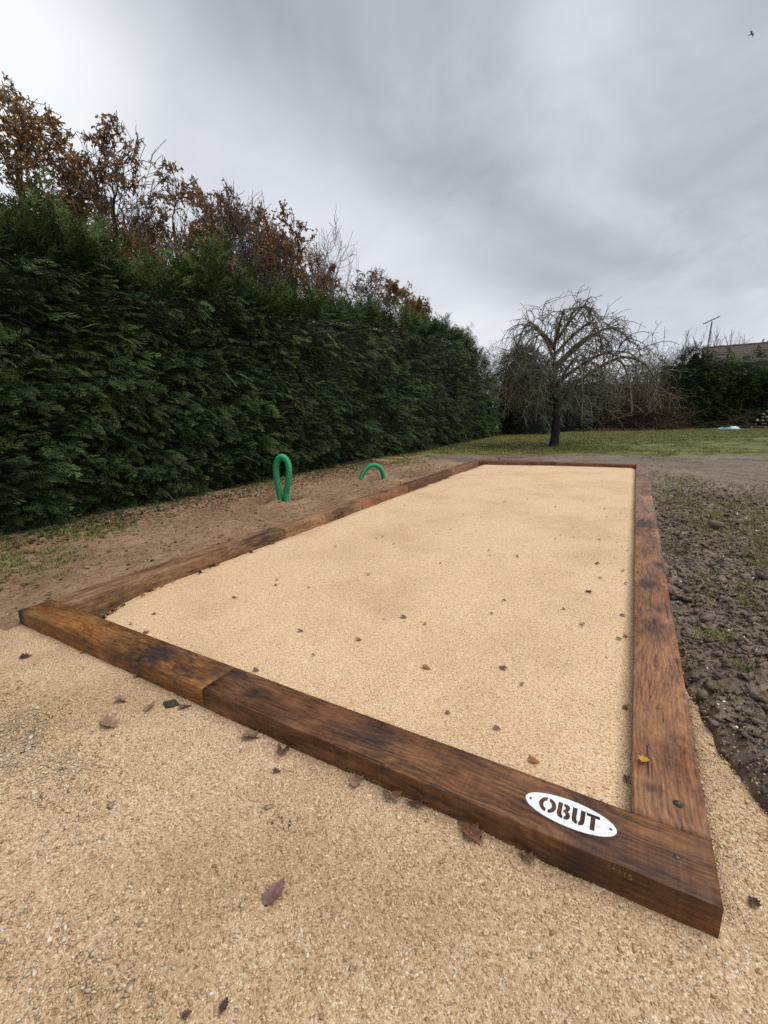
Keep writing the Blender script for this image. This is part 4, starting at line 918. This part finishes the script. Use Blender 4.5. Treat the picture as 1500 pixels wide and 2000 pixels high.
for k, (x, y, h) in enumerate([(9.5, 85, 13.2), (11.0, 88, 13.8), (12.4, 86, 13.0), (14.0, 90, 13.6), (15.6, 88, 12.8), (17.4, 92, 12.6)]):
    sp = {'stem': .98, 'levels': [dict(nchild=22, tlo=.2, thi=.97, ang=(10, 22), lratio=(.16, .30), rratio=.5, pts=5, droop=-.15, wob=.05), dict(nchild=5, tlo=.2, thi=1, ang=(10, 25), lratio=(.3, .5), rratio=.6, pts=3, droop=-.1, wob=.08)]}
    tree('poplar_tree', 'far slim bare poplar behind the television aerial', 'tree', (x, y, -.1), h, .16, sp, M['bark_grey'], None, 'far poplars behind the aerial', minr=.018)
for k, (x, y, h, lb) in enumerate([(17.6, 58, 8.3, 'small yellow green tree top over the roof ridge'), (15.0, 60, 7.7, 'dull olive tree top peeping over the roof ridge')]):
    tree('garden_tree', lb, 'tree', (x, y, -.1), h, .16, oak_spec(12, 6, 5, 3), M['bark'], dict(per=3, size=.34, mat=M['yellowleaf'], keep=.9), None, minr=.01)

# ------------------------------------------------------------------ firewood, plastic sheet
m, nt, b = new_mat('log_bark'); co = nd(nt, 'TexCoord').outputs['Object']; nn = noise(nt, co, 12, 5, .65); put(nt, b, ramp(nt, nn, [(.3, (.022, .016, .013)), (.7, (.085, .062, .048))]), .9, bump(nt, nn, .7, .02)); M['logbark'] = m
m, nt, b = new_mat('log_end'); r_ = nd(nt, 'ObjectInfo').outputs['Random']; put(nt, b, ramp(nt, r_, [(0, (.10, .07, .05)), (.65, (.22, .16, .11)), (.85, (.50, .40, .28)), (1, (.62, .52, .38))]), .85); M['logend'] = m
def log_mesh(seed, split):
    r = np.random.default_rng(seed); n = 9
    th = np.sort(r.uniform(0, 2 * math.pi, n)) if not split else np.concatenate([np.linspace(0, math.pi * .75, 7), [math.pi * .9, math.pi * 1.2]])
    if not split: th = np.linspace(0, 2 * math.pi, n, endpoint=False)
    rad = r.uniform(.85, 1.1, n) if not split else np.concatenate([r.uniform(.9, 1.05, 7), [.45, .1]])
    c = np.stack([np.cos(th) * rad, np.sin(th) * rad], 1)
    ys_ = np.array([0, .15, .4, .5]); V = np.concatenate([np.stack([c[:, 0] * s, np.full(n, yv), c[:, 1] * s], 1) for yv, s in zip(ys_, (1, 1.03, .98, 1))])
    j = np.arange(n); j2 = (j + 1) % n
    F = np.concatenate([np.stack([k * n + j, (k + 1) * n + j, (k + 1) * n + j2, k * n + j2], 1) for k in range(3)])
    V = np.concatenate([V, [[c[:, 0].mean(), -.004, c[:, 1].mean()], [0, .5, 0]]]); i0 = 4 * n
    T = np.stack([np.full(n, i0), j, j2], 1); T2 = np.stack([np.full(n, i0 + 1), 3 * n + j2, 3 * n + j], 1)
    me = mesh_np('firewood_log', V, [F, T, T2]); me.materials.append(M['logbark']); me.materials.append(M['logend'])
    mi = np.zeros(len(me.polygons), np.int32); mi[len(F):] = 1; me.polygons.foreach_set('material_index', mi); return me
LM = [log_mesh(s, s % 2 == 1) for s in range(6)]
row = 0; z = .09; cnt = 0
while z < 1.0:
    x = 8.62 + (z * .55) + (row % 2) * .08
    while x < 10.6:
        r_ = rng.uniform(.065, .105)
        o = link('firewood_log', LM[int(rng.integers(6))], loc=(x + r_, 28.05 + rng.normal(0, .06), z + rng.normal(0, .012)), rot=(rng.normal(0, .06), rng.uniform(0, 6.28), rng.normal(0, .12)), scale=(r_, 1.0, r_))
        tag(o, 'split or round firewood log stacked in the pile by the far hedge', 'log', 'firewood logs in the pile'); x += 2 * r_ + .012; cnt += 1
    row += 1; z += .165
for (x, y, z, rz, lb) in ((8.55, 27.7, .10, 1.2, 'pale split log lying loose in front of the firewood pile'), (9.2, 27.6, .09, .9, 'bark covered log lying on the grass before the firewood pile')):
    tag(link('firewood_log', LM[1 if 'pale' in lb else 0], loc=(x, y, z), rot=(0, .4, rz), scale=(.09, 1, .09)), lb, 'log', 'loose firewood logs')
m, nt, b = new_mat('blue_plastic'); co = nd(nt, 'TexCoord').outputs['Object']; put(nt, b, ramp(nt, noise(nt, co, 5, 4, .6), [(.35, (.06, .20, .23)), (.5, (.18, .36, .40)), (.62, (.55, .66, .68))]), .3, spec=.5); M['tarp'] = m
xs = np.linspace(-.55, .55, 46); ysv = np.linspace(-.35, .35, 26)
def ztarp(x, y): return .015 + np.clip(.24 * (fbm(x * 4, y * 4, 4, 131) + .38) * sstep(np.hypot(x / .55, y / .35) + .3 * fbm(x * 5, y * 5, 2, 132), 1.05, .45), 0, 1)
V, F = grid(xs, ysv, ztarp); V2 = V.copy(); V2[:, 2] -= .004
k = len(V); o = link('plastic_sheet', mesh_np('plastic_sheet', np.concatenate([V, V2]), [F, F[:, ::-1] + k]), M['tarp'], loc=(7.75, 27.35, .045)); tag(o, 'crumpled pale blue plastic sheet on the grass by the firewood', 'plastic sheet')

# ------------------------------------------------------------------ bird
m, nt, b = new_mat('bird_plumage'); put(nt, b, (.02, .02, .022), .7); M['bird'] = m
def bird_mesh():
    k = 9; u = np.linspace(0, 1, k); P_ = np.stack([(u - .5) * .42, 0 * u, .02 * np.sin(u * 3)], 1); ra = np.array([.012, .035, .05, .055, .052, .042, .03, .03, .006])
    v, f = tubes(P_[None], ra[None], 8); off = len(v)
    W = []; T = []
    for s in (-1, 1):
        i = off + len(W); W += [(.08, s * .03, .03), (-.06, s * .03, .02), (.11, s * .2, .09), (-.05, s * .2, .07), (.02, s * .42, .05), (-.05, s * .40, .04)]
        T += [(i, i + 1, i + 3, i + 2), (i + 2, i + 3, i + 5, i + 4)]
    i = off + len(W); W += [(-.17, .02, .0), (-.17, -.02, .0), (-.30, -.06, .0), (-.30, .06, .0)]; T += [(i, i + 1, i + 2, i + 3)]
    return mesh_np('bird', np.concatenate([v, W]), [np.concatenate([f, np.array(T)])], True)
tag(link('bird', bird_mesh(), M['bird'], loc=(7.65, 38, 23.07), rot=(1.15, -.25, .25), scale=.6), 'small dark bird flying high in the grey sky', 'bird')

# ------------------------------------------------------------------ mud clods, crumbs, straw, grass
cl = [hull_rock(s, (1, .8, .55), 7) for s in range(20, 30)]
M['clod'] = grain_mat('mud_clod', [(0, (.018, .013, .010)), (.45, (.095, .070, .051)), (1, (.30, .23, .17))], .6)
clods = [source('mud_clod', v, f, M['mud']) for v, f in cl]
mudkeep = lambda x, y: (y > y_gravel(x) - .02 + .12 * rng.normal(size=len(x))) & (y < y_track_lo(x)) & (x < 4.3 + .30 * (y + 1.5)) & (rng.random(len(x)) < np.clip(1.25 - .13 * y, .1, 1) * (.35 + .9 * vnoise(x * 3, y * 3, 141)))
strew('mud_clods', 75000, (3.80, 6.2), (.25, 8), z_mud, .018, clods, keep=mudkeep, sig=.55, sink=.2)
strew('large_mud_clods', 4200, (3.83, 5.6), (.35, 6.5), z_mud, .042, clods, keep=mudkeep, sig=.45, sink=.12)
strew('track_clods', 3500, (-1, 9), (7, 13), z_track, .035, [source('track_clod', v, f, M['track']) for v, f in cl], keep=lambda x, y: (y > y_track_lo(x) - .5) & (y < y_lawn(x) + .3) & (rng.random(len(x)) < sstep(fbm(x * 1.2, y * 3, 3, 161), -.12, .2)), sig=.4)
strew('mud_pebbles', 1500, (3.82, 6), (.4, 8), z_mud, .011, pales, keep=lambda x, y: y > y_gravel(x), sig=.45, sink=0.05)
M['crumb'] = grain_mat('soil_crumb', [(0, (.085, .055, .036)), (.6, (.20, .13, .08)), (1, (.32, .225, .15))], .9)
crumbs = [source('soil_crumb', v, f, M['soil']) for v, f in cl]
strew('soil_crumbs', 38000, (-2.5, -.02), (-.1, 8), z_soil, .011, crumbs, keep=lambda x, y: (y > y_gravel(x)) & (rng.random(len(x)) < np.clip(1.1 - .1 * y, .2, 1)), sig=.5)
strew('soil_pebbles', 260, (-2.4, -.03), (-.1, 7), z_soil, .013, pales, sig=.45, sink=0)
# straw and twigs
def stick_src(name, seed, mat):
    r = np.random.default_rng(seed); P_ = np.stack([np.linspace(-.5, .5, 5), r.normal(0, .04, 5), np.abs(r.normal(0, .02, 5))], 1)
    v, f = tubes(P_[None], np.array([[.010, .012, .011, .009, .006]]), 4); return source(name, v, f, mat)
M['straw'] = grain_mat('pale_straw', [(0, (.20, .15, .10)), (.6, (.42, .34, .24)), (1, (.60, .52, .40))])
M['twig'] = grain_mat('dark_twig', [(0, (.03, .02, .015)), (1, (.12, .075, .05))])
straws = [stick_src('straw', s, M['straw']) for s in range(4)]; twigs_ = [stick_src('twig', s, M['twig']) for s in range(4)]
n = 1500; x = rng.uniform(3.84, 6.2, n); y = rng.uniform(.5, 8.5, n); k = y > y_gravel(x); x, y = x[k], y[k]
scatter('straw_litter', np.stack([x, y, z_mud(x, y) + .008], 1), eul_rand(len(x), .25), rng.uniform(.03, .13, len(x)), straws, rng.integers(0, 4, len(x)))
n = 3200; x = rng.uniform(-2.6, -.05, n); y = rng.uniform(0, 9, n)
scatter('twig_litter', np.stack([x, y, z_soil(x, y) + .006], 1), eul_rand(n, .2), rng.uniform(.02, .10, n), twigs_, rng.integers(0, 4, n))
# grass
def tuft(seed, n, spread, h):
    r = np.random.default_rng(seed); V, T = [], []
    for _ in range(n):
        a = r.uniform(0, 6.28); p = r.normal(0, spread, 2); l = h * r.uniform(.5, 1.2); lean = r.uniform(.2, .9) * l; wd = r.uniform(.0022, .0038) * (h / .06) ** .5
        dx, dy = math.cos(a), math.sin(a); i = len(V)
        V += [(p[0] - dy * wd, p[1] + dx * wd, 0), (p[0] + dy * wd, p[1] - dx * wd, 0), (p[0] + dx * lean * .4 + dy * wd * .7, p[1] + dy * lean * .4 - dx * wd * .7, l * .65), (p[0] + dx * lean * .4 - dy * wd * .7, p[1] + dy * lean * .4 + dx * wd * .7, l * .65), (p[0] + dx * lean, p[1] + dy * lean, l * .85)]
        T += [(i, i + 1, i + 2), (i, i + 2, i + 3), (i + 3, i + 2, i + 4)]
    return np.array(V), np.array(T)
M['grass'] = grain_mat('grass_blade', [(0, (.06, .09, .018)), (.5, (.15, .20, .042)), (.8, (.25, .26, .07)), (1, (.36, .31, .13))], .6, tint=(.235, .205, .075))
gt = [source('grass_tuft', *tuft(s, 22, .022, .055), M['grass']) for s in range(4)]
gl = [source('lawn_tuft', *tuft(s, 16, .05, .06), M['grass']) for s in range(10, 14)]
def patchy(cs): return lambda x, y: rng.random(len(x)) < sum(a * np.exp(-(((x - cx) / rx) ** 2 + ((y - cy) / ry) ** 2)) for cx, cy, rx, ry, a in cs)
def tufts(name, n, xr, yr, zf, src, keep, smin=.5, smax=1.2, tilt=.2):
    x = rng.uniform(*xr, n); y = rng.uniform(*yr, n); k = keep(x, y); x, y = x[k], y[k]
    scatter(name, np.stack([x, y, zf(x, y) - .004], 1), eul_rand(len(x), tilt), rng.uniform(smin, smax, len(x)), src, rng.integers(0, len(src), len(x)))
tufts('mud_grass', 24000, (3.83, 6.5), (.6, 9), z_mud, gt, patchy([(3.99, 1.66, .07, .10, .9), (4.07, 1.36, .05, .06, .9), (3.93, 1.15, .04, .05, .6), (4.5, 3.3, .12, .3, .6), (4.75, 3.9, .2, .4, .5), (4.3, 4.4, .12, .3, .4), (4.2, 2.2, .15, .2, .25), (4.6, 5.5, .5, .7, .22), (4.2, 7.6, .2, .5, .35), (5.4, 6.0, .5, .8, .15), (4.4, 2.6, .3, .4, .3), (4.7, 4.6, .5, .6, .3), (4.1, 5.4, .2, .8, .3)]), .35, .85, .5)
tufts('soil_grass', 34000, (-2.7, -.3), (-.2, 12.8), z_soil, gt, lambda x, y: rng.random(len(x)) < np.clip(1.9 * np.exp(-(((x + 1.70) / .50) ** 2 + ((y - .55) / .40) ** 2)) + .75 * np.exp(-(((x + 2.05) / .3) ** 2 + ((y - 1.5) / .5) ** 2)) + .30 * sstep(x, -2.1, -2.6) + .45 * sstep(x + .25 * (y - 10), -1.2, -2.0) * sstep(y, 7, 11), 0, 1) * sstep(fbm(x * 4, y * 4, 3, 151), -.15, .1), .3, .85)
tufts('lawn_grass', 30000, (-3, 10.5), (12.0, 28.5), z_lawn, gl, lambda x, y: (y > y_lawn(x) - .3) & (rng.random(len(x)) < np.clip(1.6 * sstep(fbm(x * .9, y * .9, 4, 152) + .055 * (y - 15.5) - .045 * (x - 2), -.18, .25), .04, 1)), .6, 1.3)
# ivy and weeds along the foot of the long hedge
lf = np.array([(0, 0, 0), (.35, .4, .05), (.7, .22, .02), (1, 0, -.05), (.7, -.22, .02), (.35, -.4, .05)]); lff = np.array([(0, 1, 2), (0, 2, 3), (0, 3, 4), (0, 4, 5)])
M['ivy'] = grain_mat('ivy_leaf', [(0, (.012, .030, .012)), (.7, (.035, .065, .022)), (1, (.08, .11, .04))], .45)
n = 5200; y = rng.uniform(-.2, 9, n); x = -2.45 + rng.normal(0, .22, n) + .15 * fbm(y * 2, 0 * y, 2, 153); k = (x > -2.9) & (x < -1.5) & (rng.random(n) < np.where(y < 2.2, 1, .35)); x, y = x[k], y[k]
scatter('ivy_weeds', np.stack([x, y, z_soil(x, y) + rng.uniform(0, .05, len(x))], 1), eul_rand(len(x), .6), rng.uniform(.02, .05, len(x)), [source('ivy_leaf', lf, lff, M['ivy'])], np.zeros(len(x), int))
n = 2600; y = rng.uniform(0, 9, n); x = -2.15 + np.where(rng.random(n) < .7, rng.normal(0, .25, n), rng.uniform(-.2, 2.0, n))
litter = source('brown_leaf', lf, lff, grain_mat('litter_leaf', [(0, (.06, .03, .018)), (.6, (.16, .075, .04)), (1, (.28, .16, .09))]))
scatter('hedge_leaf_litter', np.stack([x, y, z_soil(x, y) + .01], 1), eul_rand(n, .5), rng.uniform(.02, .06, n), [litter], np.zeros(n, int))

# ------------------------------------------------------------------ fallen oak leaves
def oak_leaf(seed, curl):
    r = np.random.default_rng(seed); n = 15; u = np.linspace(0, 1, n)
    env = .26 * np.sin(np.clip(u, 0, 1) ** .8 * math.pi) ** .7 + .01
    lob = 1 + .30 * np.cos(u * 2 * math.pi * 4.2 + r.uniform(0, .8)); hw = env * lob * r.uniform(.9, 1.1, n); hw[-1] = .01
    V = []
    for i in range(n):
        for s in (-1, 0, 1):
            y = s * hw[i] * r.uniform(.9, 1.1); x = u[i] + .05 * abs(s) * r.normal(); z = curl * (abs(y) / .3) ** 2 * .22 + .10 * curl * math.sin(u[i] * 3 + seed) + r.normal(0, .008) + .02
            V.append((x - .5, y, z))
    for i in range(3): V += [(-.5 - .07 * i, -.008, .02 + .01 * i), (-.5 - .07 * i, .008, .02 + .01 * i)]
    F = []
    for i in range(n - 1):
        a = i * 3; F += [(a, a + 3, a + 4, a + 1), (a + 1, a + 4, a + 5, a + 2)]
    b0 = 3 * n; F += [(b0, b0 + 1, b0 + 3, b0 + 2), (b0 + 2, b0 + 3, b0 + 5, b0 + 4)]
    me = mesh_np('oak_leaf', np.array(V), [np.array(F)]); return me
def leaf_mat(name, a, bcol):
    m, nt, b = new_mat(name); co = nd(nt, 'TexCoord').outputs['Object']
    put(nt, b, ramp(nt, noise(nt, co, 5, 5, .65), [(.3, a), (.7, bcol)]), .55, spec=.35); return m
LMAT = {'russet': leaf_mat('leaf_russet', (.10, .042, .024), (.24, .115, .066)), 'tan': leaf_mat('leaf_tan', (.14, .080, .048), (.30, .19, .115)), 'brown': leaf_mat('leaf_brown', (.075, .036, .027), (.20, .108, .080)), 'orange': leaf_mat('leaf_orange', (.16, .055, .018), (.33, .13, .040)), 'yellow': leaf_mat('leaf_yellow', (.35, .13, .02), (.60, .33, .05)), 'dark': leaf_mat('leaf_dark', (.030, .018, .014), (.085, .052, .040)), 'green': leaf_mat('leaf_green', (.05, .08, .02), (.12, .16, .05))}
LV = {}
for kk in LMAT:
    for s in range(4):
        me = oak_leaf(s * 7 + 1, (.35, .7, 1.1, .5)[s]); me.materials.append(LMAT[kk]); LV[kk, s] = me
def leaf(x, y, zf, size, rz, col, label, group=None, v=None, tilt=.18):
    z = zf if isinstance(zf, float) else float(zf(np.array([x]), np.array([y]))[0]) + .004
    o = link('oak_leaf', LV[col, int(rng.integers(4)) if v is None else v], loc=(x, y, z + .004), rot=(rng.normal(0, tilt), rng.normal(0, tilt), rz), scale=size * .68)
    return tag(o, label, 'leaf', group)
LF = [
(1.565, -0.267, 'f', 0.13, 0.5, 'brown', 'largest brown oak leaf, lying on the gravel before the honey sleeper'),
(1.451, -0.154, 'f', 0.09, 0.8, 'brown', 'narrow folded brown leaf just above the largest leaf'),
(1.619, -0.118, 'f', 0.09, 2.0, 'brown', 'brown leaf touching the grey clod near the sleeper joint'),
(1.777, -0.044, 'f', 0.07, 1.0, 'brown', 'small leaf on the sleeper side of the grey clod'),
(2.200, -0.035, 'f', 0.11, 0.6, 'brown', 'curled leaf below the sleeper joint'),
(2.367, -0.029, 'f', 0.11, 2.2, 'brown', 'flat lobed leaf next to the curled one, below the sleeper joint'),
(2.715, -0.013, 'f', 0.1, 1.9, 'brown', 'brown leaf with its edge against the plated sleeper, mid length'),
(2.860, -0.009, 'f', 0.12, 2.6, 'brown', 'pale backed crumpled leaf on the gravel before the plated sleeper'),
(2.951, -0.007, 'f', 0.1, 2.9, 'brown', 'brown leaf right of the crumpled pale backed one'),
(3.151, -0.019, 'f', 0.12, 2.7, 'brown', 'half buried brown leaf before the plate end of the sleeper'),
(3.326, -0.014, 'f', 0.08, 2.4, 'brown', 'faint buried leaf nearest the plate on the forecourt'),
(2.720, -0.448, 'f', 0.1, 1.45, 'brown', 'single upright pointing brown leaf alone on the open forecourt gravel'),
(2.791, -0.689, 'f', 0.045, 2.0, 'dark', 'dark rolled leaf at the bottom edge of the picture'),
(0.801, 0.001, 'f', 0.06, 0.4, 'orange', 'orange leaf fragment close to the burnt honey sleeper end'),
(1.337, -0.007, 'f', 0.05, 1.2, 'orange', 'orange leaf fragment at the foot of the honey sleeper'),
(0.526, -0.181, 'f', 0.09, 0.6, 'dark', 'thin dark leaf sliver at the left picture edge'),
(3.891, 0.154, 'f', 0.05, 1.9, 'dark', 'black wet leaf on the gravel right of the sleeper corner'),
(2.418, -0.119, 'f', 0.04, 0.8, 'dark', 'black leaf crumb below the flat lobed leaf'),
(2.730, -0.741, 'f', 0.03, 1.0, 'dark', 'dark leaf shred at the very bottom left of the forecourt'),
(0.948, 0.294, 'c', 0.09, 1.2, 'brown', 'grey brown crumpled leaf inside the court near the honey sleeper'),
(0.732, 0.325, 'c', 0.07, 2.4, 'dark', 'dark curled leaf inside the near left court corner'),
(0.741, 0.480, 'c', 0.09, 0.1, 'brown', 'flat thin leaf inside the near left court corner'),
(1.029, 0.924, 'c', 0.08, 0.2, 'brown', 'small brown leaf in the court level with the first hedge side sleeper'),
(1.830, 0.724, 'c', 0.08, 0.6, 'brown', 'lone brown leaf on the court, centre left'),
(2.208, 0.789, 'c', 0.08, 0.5, 'orange', 'small tan leaf lying just right of the lone centre left leaf'),
(2.316, 1.152, 'c', 0.09, 0.05, 'brown', 'flat sideways leaf in the middle of the court'),
(2.680, 0.692, 'c', 0.1, 0.1, 'orange', 'orange brown leaf mid court in front of the plated sleeper'),
(3.023, 0.871, 'c', 0.1, 2.6, 'brown', 'grey brown crumpled leaf right of the orange brown one'),
(2.818, 1.699, 'c', 0.07, 0.9, 'brown', 'small grey leaf in the centre of the court'),
(3.279, 0.323, 'c', 0.09, 0.1, 'orange', 'bright orange leaf on the court just above the plate'),
(3.114, 0.426, 'c', 0.06, 0.1, 'brown', 'brown leaf scrap between the plate and the crumpled grey leaf'),
(1.899, 0.290, 'c', 0.08, 0.3, 'brown', 'brown leaf lying against the inner edge of the sleeper joint'),
(3.324, 1.550, 'c', 0.08, 2.5, 'brown', 'brown leaf on the right half of the court'),
(3.316, 2.074, 'c', 0.11, 2.7, 'brown', 'large curled dark leaf on the right half of the court'),
(3.526, 1.460, 'c', 0.07, 0.2, 'green', 'green leaf by the reddish sleeper'),
(3.555, 1.526, 'c', 0.07, 0.8, 'orange', 'orange leaf overlapping the green leaf by the reddish sleeper'),
(3.536, 1.791, 'c', 0.08, 0.3, 'brown', 'brown leaf by the reddish sleeper just beyond the green leaf'),
(3.569, 0.837, 'c', 0.09, 1.6, 'brown', 'round brown leaf tucked against the reddish sleeper'),
(3.578, 0.415, 'c', 0.08, 1.7, 'brown', 'brown leaf in the corner by plate and reddish sleeper'),
(3.322, 2.737, 'c', 0.09, 2.8, 'brown', 'brown leaf on the far right half of the court'),
(3.370, 2.414, 'c', 0.08, 0.2, 'brown', 'grey leaf right of the large curled dark leaf'),
(1.710, 1.717, 'c', 0.07, 0.3, 'dark', 'round dark leaf crumb left of the court centre'),
(1.428, 1.297, 'c', 0.06, 0.5, 'dark', 'round dark leaf crumb nearest the tan sleeper'),
(2.077, 0.539, 'c', 0.05, 0.5, 'brown', 'leaf scrap lying close to the plated sleeper, left half'),
]
SMALL = [(2.224, 5.318), (1.967, 5.016), (1.700, 4.037), (1.947, 3.989), (1.804, 3.319), (2.134, 2.215), (2.409, 2.735), (2.460, 2.593), (2.684, 2.664), (2.927, 3.536), (3.055, 3.489), (2.903, 3.362), (3.195, 1.722), (3.300, 4.552), (3.443, 4.815), (3.512, 4.640), (3.248, 4.986), (3.054, 5.977), (2.968, 5.407), (2.670, 4.923), (2.539, 5.564), (1.483, 6.546), (1.426, 5.958), (2.972, 5.043), (3.070, 7.399), (3.582, 7.453), (3.460, 7.850), (2.783, 8.348), (1.478, 7.939), (0.518, 7.242), (0.787, 5.727), (0.822, 4.997), (0.724, 4.740), (0.715, 4.329), (1.314, 4.037), (1.216, 2.679), (1.252, 2.759), (1.498, 2.154), (1.479, 2.591), (2.215, 1.079), (2.801, 1.447), (0.978, 2.271), (0.876, 2.752), (0.557, 2.856), (3.492, 3.344), (3.371, 3.628), (3.288, 3.493), (3.535, 3.245), (3.443, 2.965), (3.516, 2.654), (3.539, 2.369), (3.578, 1.323), (3.445, 3.468), (1.173, 0.903), (0.851, 1.151), (1.078, 1.319), (1.148, 1.232), (3.007, 3.908), (2.476, 1.131), (2.902, 0.428), (3.179, 0.155), (3.140, 0.774)]

for (x, y, zn, s, rz, c, lb) in LF:
    zf = z_fore if zn == 'f' else z_court
    if zn == 'f' and c == 'brown': c = ('brown', 'brown', 'russet', 'tan')[int(rng.integers(4))]
    leaf(x, y, zf, s * (1.15 if zn == 'f' else .72), rz, c, lb)
leaf(3.628, 0.444, SL_H + .004, .075, 1.2, 'yellow', 'bright yellow oak leaf lying on the reddish sleeper', v=0, tilt=.1)
for (x, y) in SMALL:
    if 0.22 < x < 3.57: leaf(x, y, z_court, rng.uniform(.022, .055), rng.uniform(0, 6.28), ('brown', 'tan', 'brown', 'tan')[int(rng.integers(4))], 'small brown leaf scrap scattered on the pale court gravel', 'small leaf scraps on the court gravel')
for k in range(46):       # drift of leaves in the sunken corner and along the foot of the hedge side sleepers
    yy = .22 + abs(rng.normal(0, .20)) if k < 30 else rng.uniform(.7, 2.3); xx = .215 + abs(rng.normal(0, .07 if k < 30 else .02)) + (.1 * rng.random() if k < 30 and yy < .45 else 0)
    leaf(xx, yy, z_court, rng.uniform(.05, .10), rng.uniform(0, 6.28), ('brown', 'orange', 'brown', 'dark')[int(rng.integers(4))], 'brown leaf in the drift along the foot of the hedge side sleeper', 'leaf drift at the foot of the hedge side sleepers', tilt=.5)
# grey clod and black crumbs on the forecourt
V, F = hull_rock(77, (1, .6, .42), 26); V = V + .04 * np.random.default_rng(7).normal(size=V.shape)
m, nt, b = new_mat('grey_clod'); co = nd(nt, 'TexCoord').outputs['Object']; put(nt, b, ramp(nt, noise(nt, co, 6, 5, .65), [(.3, (.035, .033, .026)), (.7, (.14, .13, .10))]), .9, bump(nt, noise(nt, co, 14, 4, .6), .7, .1))
tag(link('soil_clod', mesh_np('soil_clod', V, [F]), m, loc=(1.70, -.062, .012), rot=(0, .1, .5), scale=.095), 'grey lump of earth at the foot of the sleeper joint', 'clod')
x = 2.573 + rng.normal(0, .022, 12); y = -.262 + rng.normal(0, .018, 12)
scatter('black_crumbs', np.stack([x, y, z_fore(x, y) + .006], 1), eul_rand(12, 1), rng.uniform(.006, .014, 12), [source('black_crumb', *cl[0], LMAT['dark'])], np.zeros(12, int))
for k in range(22):
    yy = .8 + 5.2 * rng.random() ** 1.4; xx = 3.86 + rng.random() * (.25 + .28 * yy)
    leaf(xx, yy, z_mud, rng.uniform(.06, .11), rng.uniform(0, 6.28), ('brown', 'brown', 'orange')[int(rng.integers(3))], 'pinkish brown dead leaf trodden into the dark mud', 'dead leaves trodden into the mud', tilt=.35)
